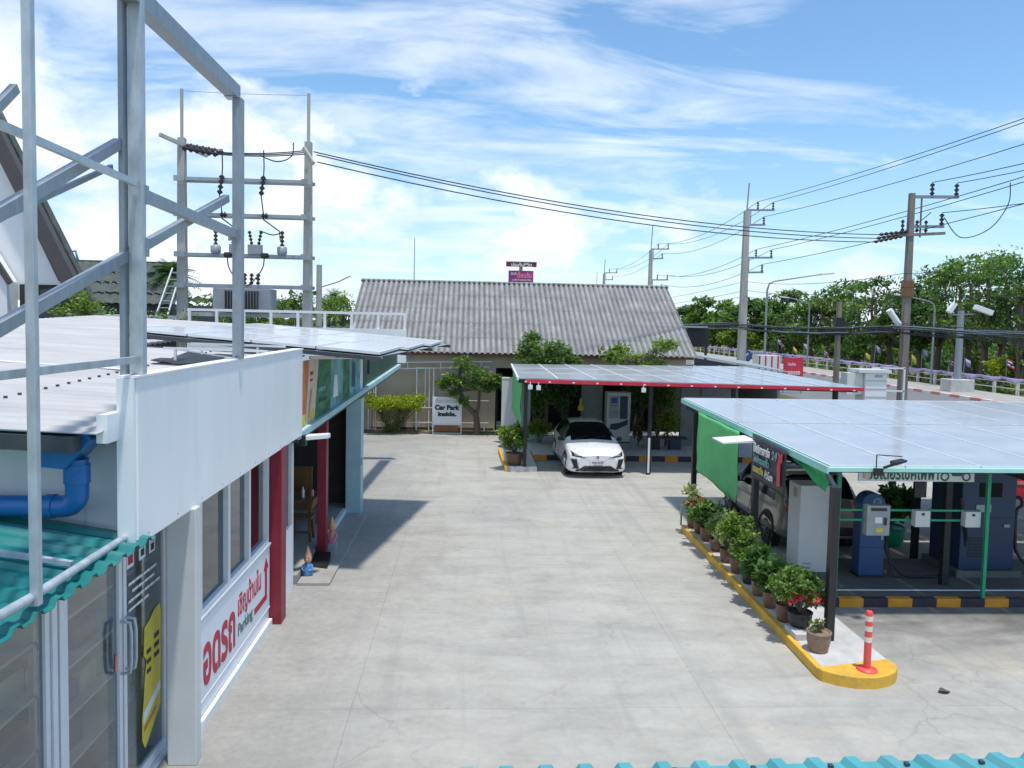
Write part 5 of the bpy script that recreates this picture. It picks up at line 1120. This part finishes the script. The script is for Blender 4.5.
for i,(x,y,z,r,m) in enumerate(((-10.6,21.2,3.95,(.75,.5,.5),'leaflime'),(-9.0,23.5,3.5,(.9,.6,.6),'leafmid'),(-6.8,23.6,3.3,(.8,.5,.5),'leafmid'),(-11.8,25,3.6,(.9,.6,.6),'leafmid'))):
    shrub('shrub',['bright green shrub at the foot of the steep gable','green shrub behind the railing left of the concrete pole','green shrub behind the railing under the transformer','green shrub between gable and mossy roof'][i],'shrub',(x,y,0),r,z+.3,m,60+i,700,.12,9,.03)
def palm(label, loc, h, n, L, seed, cat_='palm tree'):
    rng = random.Random(seed); t = thing('palm_tree',label,cat_,loc); x,y,z = loc
    g = MB(); g.tube([(x,y,z),(x+.1,y,z+h*.5),(x+.05,y,z+h)],[.2,.15,.13],10); g.build('trunk','bark',t)
    g = MB()
    for i in range(n):
        a = i*2.399+rng.uniform(-.2,.2); el = rng.uniform(-.4,1.2); l_ = L*rng.uniform(.8,1.1); p = Vector((x+.05,y,z+h)); d = Vector((math.cos(a)*math.cos(el),math.sin(a)*math.cos(el),math.sin(el)))
        side = d.cross(Vector((0,0,1))).normalized(); 
        for k in range(9):
            q = p+d*l_/9-Vector((0,0,.012*k*l_)); 
            for s in (-1,1):
                for e in (.0,.5):
                    b = p.lerp(q,e); tip = b+side*s*l_*(.30-.02*k)+d*l_*.08-Vector((0,0,l_*.08)); w_ = (q-p)*.38
                    g.add([b,b+w_,tip],[(0,1,2)])
            p = q
    g.build('crown','leafdark',t)
palm('palm tree with round dark crown behind the left concrete pole',(-13.7,36,0),5.9,75,1.45,5)
# transformer platform
T = thing('transformer_platform','pair of white concrete poles with crossbars carrying a grey transformer','power pole',(-6.9,24,0))
for x in (-8.78,-5.02):
    g = MB(); g.add([(x-.16,23.87,0),(x+.16,23.87,0),(x+.16,24.13,0),(x-.16,24.13,0),(x-.10,23.9,9.45),(x+.10,23.9,9.45),(x+.10,24.1,9.45),(x-.10,24.1,9.45)],[(0,3,2,1),(4,5,6,7),(0,1,5,4),(1,2,6,5),(2,3,7,6),(3,0,4,7)])
    p = g.build('pole','polecon',T); g = MB(); g.tube([(x,24,9.3),(x,24,10.9)],.05,8); g.build('mast','polecon',p)
for z,m in ((8.22,'greymetal'),(7.17,'greymetal'),(5.97,'galv'),(5.05,'galv')):
    g = MB(); g.box(-8.95,-4.85,23.78,23.86,z-.05,z+.05); g.box(-8.95,-4.85,24.14,24.22,z-.05,z+.05)
    for x in (-8.78,-5.02): g.box(x-.16,x+.16,23.74,23.779,z-.08,z+.08)
    g.build('crossbar',m,T)
MB().bar((-9.2,23.4,9.4),(-8.2,24.5,9.05),.1,.1).build('crossarm','polecon',T); MB().bar((-5.1,23.7,9.2),(-4.75,23.4,8.7),.09,.12).build('crossarm','polecon',T)
def insul(a, b, r, k, par, name='insulator'):
    a = Vector(a); b = Vector(b); g = MB(); pts=[]; rs=[]
    for i in range(k*2+1): pts.append(a.lerp(b,i/(k*2))); rs.append(r if i % 2 else r*.28)
    g.tube(pts,rs,10); return g.build(name,'porcelain',par)
for i,(dy,dz) in enumerate(((0,.0),(-.25,-.06),(-.5,-.16))): insul((-8.6,24+dy,9.22+dz),(-7.55,24+dy,9.06+dz),.10,6,T)
for x in (-7.5,-6.28,):
    insul((x,23.7,8.35),(x-.05,23.62,7.75),.09,4,T,'fuse_cutout'); 
    g = MB(); g.tube([(x,23.7,9.1),(x+.02,23.68,8.6),(x,23.7,8.3)],.02,6); g.tube([(x-.05,23.62,7.75),(x,23.7,7.2),(x,23.7,7.05),(x+.5,23.6,6.7),(x+.52,23.6,6.45)],.02,6); g.build('jumper_wire','cable',T)
    insul((x-.06,23.72,7.17),(x+.12,23.72,7.17),.10,2,T)
for x,hh in ((-7.72,.6),(-5.75,.62)):
    insul((x,23.8,6.12),(x,23.8,6.12+hh),.075,5,T,'arrester'); MB().lathe([(.13,0),(.15,.05),(.15,.22),(.1,.25)],(x,23.8,6.02),14).build('arrester_can','greymetal',T)
for x in (-6.55,-7.1):
    insul((x-.1,23.8,6.3),(x-.18,23.8,6.72),.06,4,T,'bushing'); insul((x+.1,23.8,6.3),(x+.18,23.8,6.72),.06,4,T,'bushing'); MB().box(x-.2,x+.2,23.7,23.9,6.02,6.3).build('fuse_can','transformer',T)
for x in (-7.35,-6.25): 
    g = MB(); g.lathe([(.1,-.08),(.13,0),(.1,.08)],(x,23.75,5.97),10); g.build('clamp','porcelain',T)
for x,e in ((-7.35,.5),(-6.25,-.55)): MB().curve([(x,23.7,6.0),(x+e*.1,23.7,5.6),(x+e*.6,23.7,5.2),(x+e*1.0,23.75,5.05)],.02,6).build('jumper_wire','cable',T)
g = MB(); g.curve([(-5.75,23.8,6.7),(-6.0,23.7,6.6),(-6.4,23.7,6.72)],.018,6); g.build('jumper_wire','cable',T); g = MB(); g.curve([(-6.4,23.7,8.95),(-5.9,23.8,8.8),(-5.5,23.9,9.0),(-5.45,23.9,9.4)],.018,6); g.build('jumper_wire','cable',T)
g = MB(); g.box(-7.75,-6.05,23.6,24.4,4.25,4.98); tk = g.build('transformer','transformer',T,bevel=.02)
g = MB(); 
for i in range(12): q=-7.35+i*.085; g.box(q,q+.02,23.45,23.599,4.35,4.9)
g.build('cooling_fin','darkgrey',tk)
for x in (-6.9,-6.7,-6.5): insul((x,23.9,4.98),(x+.02,23.9,5.45),.07,4,tk,'bushing')
g = MB(); g.box(-8.7,-5.1,23.7,23.8,4.12,4.24); g.box(-8.7,-5.1,24.2,24.3,4.12,4.24); g.build('platform_beam','polecon',T)

# ------------------------------------------------------------------ poles and wires along the road
ORD = 'first second third fourth fifth sixth seventh eighth ninth tenth eleventh twelfth thirteenth fourteenth fifteenth sixteenth seventeenth eighteenth nineteenth twentieth twenty-first twenty-second twenty-third twenty-fourth twenty-fifth'.split()
def pole(name, label, x, y, h, m, r=.17, kind=2, mast=0, group='power poles along the road'):
    t = thing(name,label,'power pole',(x,y,0),group)
    g = MB(); g.add([(x-r,y-r,0),(x+r,y-r,0),(x+r,y+r,0),(x-r,y+r,0),(x-r*.62,y-r*.62,h),(x+r*.62,y-r*.62,h),(x+r*.62,y+r*.62,h),(x-r*.62,y+r*.62,h)],[(0,3,2,1),(4,5,6,7),(0,1,5,4),(1,2,6,5),(2,3,7,6),(3,0,4,7)]); g.build('shaft',m,t)
    if mast: g = MB(); g.tube([(x,y,h),(x+.1,y,h+mast)],.05,6); g.build('mast','greymetal',t)
    pts = []
    for k in range(kind):
        z = h-.15-k*3.2
        for dz,l_ in ((.25,1.9),(-.75,1.3)):
            g = MB(); g.bar((x,y,z+dz),(x+l_,y,z+dz+.05),.12,.12); g.build('crossarm','galv',t)
            for q in ((.75,l_-.1) if dz > 0 else (l_-.1,)):
                insul((x+q,y,z+dz+.08),(x+q,y,z+dz+.55),.09,3,t); pts.append((x+q,y,z+dz+.58))
        g = MB(); g.bar((x+.28,y,z+.25),(x+.28,y,z-.75),.05,.05); g.build('strut','galv',t)
    return t, pts
def wire(name, label, a, b, sag, r=.014, group=None, m='cable'):
    a = Vector(a); b = Vector(b); g = MB()
    g.tube([a.lerp(b,q)-Vector((0,0,sag*4*q*(1-q))) for q in fr(0,1,18)], r, 5); o = tag(g.build(name,m,loc=tuple(a)),label,'wire',group); return o
PA = (19.1,33.0); PBx, PCx, PDx = (18.45,51.6), (18.6,80.), (18.9,110.)
tA, _ = pole('power_pole','brown weathered power pole with horizontal insulator arm beyond the charging canopy',PA[0],PA[1],10.1,'polebrown',.165,0)
tB, pB = pole('power_pole','tall pale concrete power pole with thin mast right of the tiled house',PBx[0],PBx[1],11.9,'polecon',.26,2,1.9)
tC, pC = pole('power_pole','distant concrete power pole above the right end of the tiled roof, the taller of two',PCx[0],PCx[1],11.9,'polecon',.26,2,2.5)
tD, pD = pole('power_pole','farthest small power pole above the middle of the tiled roof',PDx[0],PDx[1],11.3,'polecon',.26,1,2.0)
x,y = PA
for z,l_,qs in ((9.95,2.1,(.9,2.0)),(8.65,1.5,(1.4,))):
    g = MB(); g.bar((x-.1,y,z),(x+l_,y,z+.05),.12,.12); g.build('crossarm','galv',tA)
    for q in qs: insul((x+q,y,z+.08),(x+q,y,z+.62),.11,3,tA)
g = MB(); g.bar((x+.45,y,9.95),(x+.45,y,8.2),.05,.06); g.bar((x-.6,y-.1,8.25),(x+1.5,y-.1,8.4),.12,.12); g.build('crossarm','polebrown',tA)
for i in range(3): insul((x-.2,y-.2+.2*i,8.42-.08*i),(x-1.5,y-.2+.2*i,8.25-.14*i),.085,6,tA)
for q in (-.35,.3,.7): insul((x+q,y,8.42),(x+q,y,8.95),.085,3,tA)
g = MB(); g.curve([(x+1.5,y,9.1),(x+2.3,y,8.25),(x+3.3,y-.4,8.6),(x+3.8,y-.8,9.6),(x+3.7,y-1,10.5)],.02,6); g.curve([(x+.9,y,9.3),(x+.3,y,8.8),(x-.4,y,8.3)],.02,6); g.build('jumper_wire','cable',tA)
g = MB(); g.box(x-.19,x+.19,y-.19,y+.19,5.6,6.3); g.build('sleeve','wood',tA)
tl = MB(); tl.tube([(x-.95,y-.3,5.0),(x-.45,y-.3,4.35)],.13,10); tl.build('lamp_head','ledwhite',tA)
PE = (19.2,4.0)
pE = [(PE[0]+q,PE[1],z) for q,z in ((1.6,12.4),(.8,12.2),(1.1,11.5),(1.6,11.3),(.8,11.0),(1.1,10.3))]
GL = 'power lines along the road'
for pts1, pts2, s in ((pD[:3],pC[:3],.8),(pC,pB,.8)):
    for a,b in zip(pts1,pts2): wire('power_line','thin overhead power line strung between the roadside poles beyond the tiled house',a,b,s,.018,GL)
for i,(a,b) in enumerate(zip(pB,pE)): wire('power_line',['topmost','second','third','fourth','fifth','lowest'][i]+' of six black power lines rising from the concrete pole to the upper right',a,b,.55,.017,'power lines to the upper right')
for i,(a,b) in enumerate(zip([(x+2.0,y,10.6),(x+.9,y,10.6),(x+1.4,y,9.3)],[(20.9,3,11.2),(19.9,3,11.2),(20.4,3,9.5)])): wire('power_line',['outer','inner','lowest'][i]+' of three black power lines running right from the brown pole arms',a,b,.7,.017,'power lines right of the brown pole')
for i,(a,b) in enumerate((((-4.85,23.9,9.15),(x-1.5,y-.2,8.25)),((-4.7,23.6,9.0),(x-1.5,y,8.11)),((-4.65,23.4,8.75),(x-1.5,y+.2,7.97)))): wire('service_wire',['highest of the three long wires from the transformer pole to the brown pole','middle one of the three long wires from the transformer pole to the brown pole','lowest of the three long wires from the transformer pole to the brown pole'][i],a,b,.55,.019)
for i,dz in enumerate((0,-.05,-.12)): wire('service_wire',['highest','middle','lowest'][i]+' short wire strung between the insulator row and the right transformer pole',(-7.55,24-.25*i,9.06-.08*i),(-4.95,24-.2*i,9.22-.1*i),.06,.018,'short wires on the transformer poles')
wire('guard_wire','thin pale wire joining the two mast tips above the transformer',(-8.78,24,10.85),(-5.02,24,10.85),.03,.008,None,'greymetal')
for i,(z,dx) in enumerate(((6.6,0),(6.0,.1),(5.6,0))):
    wire('street_wire','thin grey low-voltage wire along the road poles',(18.9+dx,110,z+.5),(18.5+dx,51.6,z+.6),.5,.014,'low voltage wires',  'cable'); wire('street_wire','thin grey low-voltage wire along the road poles',(18.5+dx,51.6,z+.6),(18.8+dx,33,z),.3,.013,'low voltage wires'); wire('street_wire','thin grey low-voltage wire along the road poles',(18.8+dx,33,z),(19.3,3,z+.3),.4,.013,'low voltage wires')
rng = random.Random(77)
for lab,a,b in (('thick sagging bundle of telecom cables between the concrete pole and the brown pole',(18.2,51.6),(18.5,33.)),('thick sagging bundle of telecom cables running right from the brown pole',(18.5,33.),(19.0,4.)),('bundle of telecom cables running left from the concrete pole past the tiled house',(18.2,51.6),(18.4,110.))):
    g = MB()
    for i in range(16):
        dz_ = rng.uniform(-.26,.22); dx_ = rng.uniform(-.12,.12); s = rng.uniform(.1,.34)
        A_ = Vector((a[0]+dx_,a[1],4.22+dz_)); B_ = Vector((b[0]+dx_,b[1],4.22+dz_*.8)); r__ = rng.choice((.01,.014,.018,.026))
        g.tube([A_.lerp(B_,q)+Vector((0,0,-s*4*q*(1-q)+.02*math.sin(q*30+i))) for q in fr(0,1,20)], r__, 5, 1 if i % 5 == 0 else 0)
    c_ = g.build('cable_bundle',['cable','greymetal'],loc=(a[0],a[1],4.2)); tag(c_,lab,'cable bundle')
SP = thing('small_pole','short brown wooden pole with cable clamps in front of the road fence','pole',(19.0,39.0,0))
MB().tube([(19,39,0),(19,39,5.55)],[.16,.13],10).build('shaft','polebrown',SP); MB().box(18.75,19.25,38.8,39.0,3.9,4.7).build('clamp','black',SP)
SP = thing('small_pole','short grey pole with lamp bracket beside the right transformer pole','pole',(-7.4,38.0,0))
MB().tube([(-7.4,38,0),(-7.4,38,6.7)],[.17,.13],10).build('shaft','polecon',SP); g = MB(); g.tube([(-7.4,38,5.6),(-6.5,38,5.9),(-5.9,38,6.2)],.03,6); g.build('bracket','galv',SP)
def street_lamp(label, x, y, h, dirx, L, tilt=.5):
    t = thing('street_lamp',label,'street lamp',(x,y,0),'street lamps by the road')
    g = MB(); g.tube([(x,y,0),(x,y,h-.6),(x+dirx*.12,y,h-.2),(x+dirx*.5,y,h),(x+dirx*L,y,h+tilt)],[.09,.07,.06,.055,.045],8); g.build('pole','galv',t)
    e = (x+dirx*L,y,h+tilt); g = MB(); g.bar(e,(e[0]+dirx*.9,y,e[2]+.1),.26,.12); g.build('lamp_head','ledwhite',t,bevel=.02)
street_lamp('tall street lamp with long arm reaching right, beside the concrete pole',19.25,49.5,7.15,1,3.5,.5)
street_lamp('street lamp on the far pavement with arm reaching left, right of the brown pole',34.3,55.5,6.3,-1,2.2,.35)
street_lamp('farther street lamp on the far pavement, between the two road poles',34.4,77.,6.8,-1,2.2,.35)
CC = thing('cctv_pole','grey pole on a cement block carrying two white security cameras','camera pole',(32.4,49.5,0))
MB().tube([(32.4,49.5,.9),(32.4,49.5,5.5)],[.24,.20],12).build('pole','galv',CC); MB().box(31.6,33.2,48.9,50.1,0,.95).build('block','slab',CC,bevel=.03)
g = MB(); g.bar((31.6,49.4,5.2),(33.3,49.4,5.3),.07,.07); g.build('bracket','galv',CC)
g = MB(); g.bar((31.35,49.2,5.35),(31.75,49.2,5.95),.3,.3); g.build('camera_head','ledwhite',CC,bevel=.03); g = MB(); g.bar((33.1,49.2,5.75),(34.2,49.0,5.35),.34,.34); g.build('camera_head','ledwhite',CC,bevel=.03)

# ------------------------------------------------------------------ roadside
FN = thing('white_fence','long white concrete post and rail fence along the far pavement','fence',(34.9,80,0))
y = 34.; k = 0
while y < 150: MB().box(34.83,34.97,y-.08,y+.08,0,1.12).build('post','kerbwhite',FN); y += 2.2
g = MB()
for z in (.5,.9): g.box(34.88,34.92,33,150,z-.025,z+.025)
g.build('rail','kerbwhite',FN)
g = MB(); nz = vnoise(12)
g.grid(lambda u,v: (34.74-.05*v+.04*math.sin(u*2.9)*v, u, 1.24-.06*abs(math.sin(u*math.pi/2.2))-v*(.14+.16*abs(math.sin(u*math.pi/2.2))+.05*nz(u*.7,1))), fr(33,150,640), fr(0,1,4))
tag(g.build('purple_bunting','purple',loc=(34.7,90,1.1),solid=.01),'lavender cloth bunting draped along the white roadside fence','bunting')
def flag(label, x, y, z, h, lean, cols):
    t = thing('flag',label,'flag',(x,y,z),'flags along the fence'); g = MB(); top = (x+lean*.5,y+lean*h*.35,z+h); g.tube([(x,y,z),top],.02,6); g.build('staff','galv',t)
    for i,c in enumerate(cols):
        g = MB(); q0, q1 = i/len(cols), (i+1)/len(cols)
        g.grid(lambda u,v: (top[0]+u*.42+.05*v, top[1]-.1+.09*math.sin(u*7+i)*u, top[2]-(q0+(q1-q0)*v)*.5-u*(.30+.15*math.sin(y*3))), fr(0,1,8),[0,1]); g.build('stripe',c,t,solid=.006)
rng = random.Random(31); y = 41.
for i in range(17):
    flag(['tricolour','lavender','yellow'][i % 3]+' flag on a staff at the fence, '+ORD[i]+' flag counted from the right',34.6+rng.uniform(-.1,.5),y,.9,rng.uniform(1.0,1.9),rng.uniform(-.9,.9),['flagred','inkwhite','flagblue','inkwhite','flagred'] if i % 3 == 0 else ['purple'] if i % 3 == 1 else ['posteryellow']); y += rng.choice((.8,1.1,2.5,4.5,6.))*rng.uniform(.8,1.3)
BO = thing('guard_booth','white slatted booth with flat lid beyond the charging canopy','booth',(16.1,30,0))
MB().box(15.62,16.5,29.6,30.4,0,2.42).build('body','ledwhite',BO,bevel=.02); MB().box(15.3,16.62,29.5,30.5,2.425,2.55).build('lid','cabinet',BO)
g = MB()
for z in fr(.5,2.1,6): g.box(15.64,16.48,29.585,29.598,z,z+.02)
g.box(16.0,16.3,29.58,29.597,2.25,2.34); g.build('slat','greymetal',BO)
MB().box(14.95,15.6,29.75,30.3,1.55,2.4).build('side_box','cabinet',BO)
g = MB(); 
for a,b in (((17.0,31,0),(17.0,31,2.6)),((18.0,31,0),(18.0,31,2.6)),((16.6,31,2.55),(18.05,31,2.55)),((16.6,31,1.6),(18.05,31,1.6))): g.bar(a,b,.06,.06)
tag(g.build('pipe_frame','ledwhite',loc=(17.5,31,0)),'white pipe frame standing in front of the brown pole','frame')
KK = thing('red_white_kiosk','white kiosk with red stripes and red corner beside the road','kiosk',(19.2,48,0))
MB().box(18.2,19.55,47.6,48.8,0,2.35).build('body','ledwhite',KK)
g = MB()
for q in (18.16,18.55,18.95,19.35): g.box(q,q+.09,47.58,47.597,.2,2.33)
g.build('stripe','redbright',KK)
RS = thing('red_sign','red roadside sign panel with small white lettering','sign',(20.2,47.5,0))
MB().box(19.68,20.95,47.4,47.46,1.0,2.25).build('board','redbright',RS); g = MB(); g.box(19.7,19.78,47.47,47.53,0,1.0); g.box(20.85,20.93,47.47,47.53,0,1.0); g.build('leg','galv',RS)
text('lettering','เลี้ยวซ้าย',RS,(20.2,47.395,1.85),(1,0,0),UZ,.5,.22,'inkwhite',.02); text('lettering','จอดรถ',RS,(20.35,47.395,1.3),(1,0,0),UZ,.8,.22,'inkwhite',.03)
BS = thing('blue_round_sign','blue round road sign with white arrow','road sign',(19.6,54,0))
g = MB(); g.add([(19.6+.45*math.cos(j*.2618),53.9,2.05+.45*math.sin(j*.2618)) for j in range(24)]+[(19.6+.45*math.cos(j*.2618),53.94,2.05+.45*math.sin(j*.2618)) for j in range(24)],[tuple(range(24)),tuple(range(47,23,-1))]+[(j,24+j,24+(j+1)%24,(j+1)%24) for j in range(24)]); g.build('disc','chargeblue',BS)
g = MB(); g.prism([(19.78,2.25),(19.70,2.22),(19.48,2.0),(19.54,1.94),(19.42,1.84),(19.40,2.06),(19.44,2.02)],'y',53.88,53.895); g.prism([(19.74,2.28),(19.80,2.22),(19.52,1.92),(19.46,1.98)],'y',53.885,53.897); g.build('arrow','inkwhite',BS); MB().tube([(19.6,54,0),(19.6,54,2.4)],.04,8).build('post','galv',BS)
g = MB(); g.box(12.6,13.9,44.4,44.5,2.9,4.0); bb = g.build('dark_signboard','black',loc=(13.2,44.4,0)); tag(bb,'dark signboard seen from behind at the right end of the tiled roof','signboard'); MB().box(13.72,13.86,44.51,44.6,0,4.35).build('post','darkgrey',bb); MB().box(12.2,13.7,44.0,44.9,4.01,4.12).build('cap','greymetal',bb)
LT = thing('lean_to_roof','low grey lean-to roof right of the tiled house','shed',(11,31,0))
g = MB(); g.add([(8.7,29.2,2.95),(12.4,29.2,2.38),(12.4,34,2.55),(8.7,34,3.0),(8.7,29.2,2.99),(12.4,29.2,2.42),(12.4,34,2.59),(8.7,34,3.04)],[(0,3,2,1),(4,5,6,7),(0,1,5,4),(1,2,6,5),(2,3,7,6),(3,0,4,7)]); g.build('roof','greymetal',LT)
g = MB(); g.prism([(8.66,2.3),(12.2,2.2),(12.2,2.37),(8.66,2.9)],'y',29.3,29.4); g.build('fascia','darkgrey',LT); g = MB(); g.box(8.7,12.1,33.5,33.6,0,2.4); g.box(12.0,12.1,29.4,33.5,0,2.2); g.build('wall','midgrey',LT)
hs = MB(); rng = random.Random(55)
for i in range(4200):
    yy = rng.uniform(36,150); hh_ = .25+.5*abs(math.sin(yy*.31)*math.sin(yy*.13+1)); hs.leaf((35.3+rng.uniform(0,.9),yy,rng.uniform(0,hh_*1.6)),.30,rng,.6)
tag(hs.build('hedge','leaflime',loc=(35.7,90,0)),'low uneven green hedge growing along the back of the white fence','hedge')
# far billboard, mast
BL = thing('pole_billboard','pair of maroon and magenta boards stacked on a post above the tiled roof','billboard',(5.7,90,0))
MB().box(3.95,7.5,90,90.25,10.55,11.05).build('board','maroon',BL); MB().box(3.9,7.55,89.98,90.27,11.06,11.15).build('cap','greymetal',BL); MB().box(4.25,7.15,90,90.25,8.7,10.1).build('board','magenta',BL); MB().box(5.5,5.9,90.3,90.6,0,11).build('post','polecon',BL)
text('lettering','ประกันชีวิต',BL,(5.75,89.99,10.78),(1,0,0),UZ,2.4,.46,'inkwhite',.03); text('lettering','ต้อนรับ',BL,(6.1,89.99,9.6),(1,0,0),UZ,1.7,.7,'pink',.04); text('lettering','ยินดี',BL,(4.85,89.99,9.75),(1,0,0),UZ,.6,.3,'inkwhite',.02); text('lettering','บริการทุกวัน',BL,(5.8,89.99,9.0),(1,0,0),UZ,2.2,.28,'inkwhite',.02)
g = MB(); g.tube([(-4.45,60,0),(-4.45,60,10.4)],[.06,.03],6); tag(g.build('radio_mast','greymetal',loc=(-4.45,60,0)),'thin mast rising behind the left part of the tiled roof','mast')
g = MB(); g.tube([(11.7,72,0),(11.7,72,9.0)],[.05,.02],6); tag(g.build('radio_mast','greymetal',loc=(11.7,72,0)),'thin mast above the middle of the tiled roof beside the smallest pole','mast')

# ------------------------------------------------------------------ trees of the park and skyline
def tree(label, x, y, h, r, seed, m, n, size, base=.30, group=None, airy=False, name='park_tree'):
    rng = random.Random(seed); t = thing(name,label,'tree',(x,y,0),group); th = h*base
    g = MB(); bend = rng.uniform(-.4,.4); g.tube([(x,y,0),(x+bend*.3,y,th*.6),(x+bend,y,th*1.25),(x+bend*.8,y,h*.75)],[.32,.26,.2,.08],8)
    cs = []; K = 26
    for i in range(K):
        a = rng.uniform(0,6.28); q = rng.uniform(0,1)**.5; zc = rng.uniform(0,1)
        w_ = math.sin(math.pi*(.18+.72*zc))
        cs.append((x+math.cos(a)*r*q*w_*.85, y+math.sin(a)*r*q*w_*.85, th+(h-th)*(.08+.84*zc)))
    limbs(g,(x+bend*.6,y,th),cs[:12],.10,rng); g.build('trunk','bark',t)
    g = MB()
    for c in cs:
        q = r*rng.uniform(.14,.36)*(.7 if airy else 1); g.cloud(c,(q*1.3,q*1.3,q*.62),int(n/K*rng.uniform(.6,1.3)),size*.85,rng,.5,0,.2,.5)
    g.build('crown',m,t); return t
rng = random.Random(99); GT = 'trees in the park beyond the fence'
spec = [ # x(px) Y  top(px)
 (690,120,304),(705,105,297),(722,96,300),(735,110,306),(757,90,300),(772,84,296),(790,100,304),(800,76,290),(818,80,296),(835,70,284),(852,82,280),(866,62,276),(884,70,272),(902,60,280),(918,66,286),(934,57,276),(950,64,268),(968,55,262),(985,62,258),(1000,52,252),(1018,58,256),(1040,52,258),(1070,52,255),(1105,50,250)]
labs = {}
for i,(pxx,Y,py_) in enumerate(spec):
    X = (pxx-470)/770*Y
    if X < 37.5: X = 37.5+rng.uniform(0,2.5); Y = X*770/(pxx-470)
    h = (CAM_H+(323+.016*(pxx-512)-py_)/770*Y)*(1.08 if i > 15 else 1.02); r = rng.uniform(.42,.58)*h*.75
    airy = 855 < pxx < 905
    where = 'behind the concrete pole' if pxx < 790 else 'between the two road poles' if pxx < 880 else 'right of the brown pole'
    kind = rng.choice(('leafmid','leafdark','leafolive','leafmid'))
    tree(f'{"airy sparse" if airy else "dark" if kind == "leafdark" else "olive" if kind == "leafolive" else "mid-green"} broad park tree {where}, {ORD[i]} park tree from the left',X,Y,h,r,200+i,kind,1100 if airy else 2500,.011*Y*.62,.26,GT,airy)
for i in range(16):
    Y = rng.uniform(50,110); pxx = 690+22*i+rng.uniform(-8,8); X = max(37.0,(pxx-470)/770*Y); Y = X*770/(pxx-470); h = rng.uniform(3.2,4.6)
    tree('low bushy tree behind the white fence, '+ORD[i]+' low tree from the left',X,Y,h,h*.55,300+i,rng.choice(('leaflime','leafmid','leafmid')),1300,.010*Y*.55,.25,'low trees behind the fence',False,'low_tree')
tree('slim dark conical cypress-like tree in front of the park trees at the right',36.8,49.5,8.4,1.0,411,'leafolive',3000,.26,.08,None,False,'cypress')
shrub('yellow_bush','yellow-leaved bush behind the fence at the right edge','bush',(36.6,50.5,0),(1.6,1.0,1.2),1.7,'leafyellow',77,1500,.3,10,.05)
g = MB(); g.cloud((60,150,2.5),(1,1,1),4,.5,rng)
for i in range(7500):
    yy = rng.uniform(36,170); xx = rng.uniform(39,46)+yy*.10; g.leaf((xx,yy,abs(rng.gauss(0,1.5))),.85,rng,.6)
tag(g.build('undergrowth','leafdark',loc=(42,90,0)),'dark undergrowth massed under the park trees',None,None,'stuff')
for i,(pxx,Y,py_,m) in enumerate(((284,95,300,'leafmid'),(300,80,296,'leafmid'),(330,70,296,'leafmid'),(346,76,294,'leaflime'),(262,100,302,'leafdark'),(118,60,296,'leafmid'),(136,75,300,'leafdark'),(215,75,297,'leafmid'),(235,85,302,'leafmid'))):
    X = (pxx-470)/770*Y; h = CAM_H+(320-py_)/770*Y
    tree(['distant tree left of the right transformer pole','distant tree right behind the transformer','rounded distant tree left of the tiled roof','lime distant tree touching the tiled roof edge','far dark tree behind the transformer box','green tree behind the mossy roof','dark tree behind the mossy roof edge','distant tree right of the palm','distant small tree between palm and transformer'][i],X,Y,h,h*.42,500+i,m,1300,.011*Y*.5,.25,None,False,'distant_tree')
palm('small distant palm above the dark shed, left of the tiled roof',((334-470)/770*85,85,0),6.6,22,2.0,8)
g = MB()
for i in range(2600):
    a = rng.uniform(-60,30); g.leaf((a,rng.uniform(125,160),abs(rng.gauss(0,2.6))),2.2,rng,.6)
tag(g.build('far_wood','leafdark',loc=(0,140,0)),'low far-off wood along the horizon',None,None,'stuff')

# ------------------------------------------------------------------ bring everything to real size
for o in list(SC.objects):
    if o.parent is None and o.type in {'MESH','EMPTY'}:
        o.location = o.location*SCALE; o.scale = o.scale*SCALE
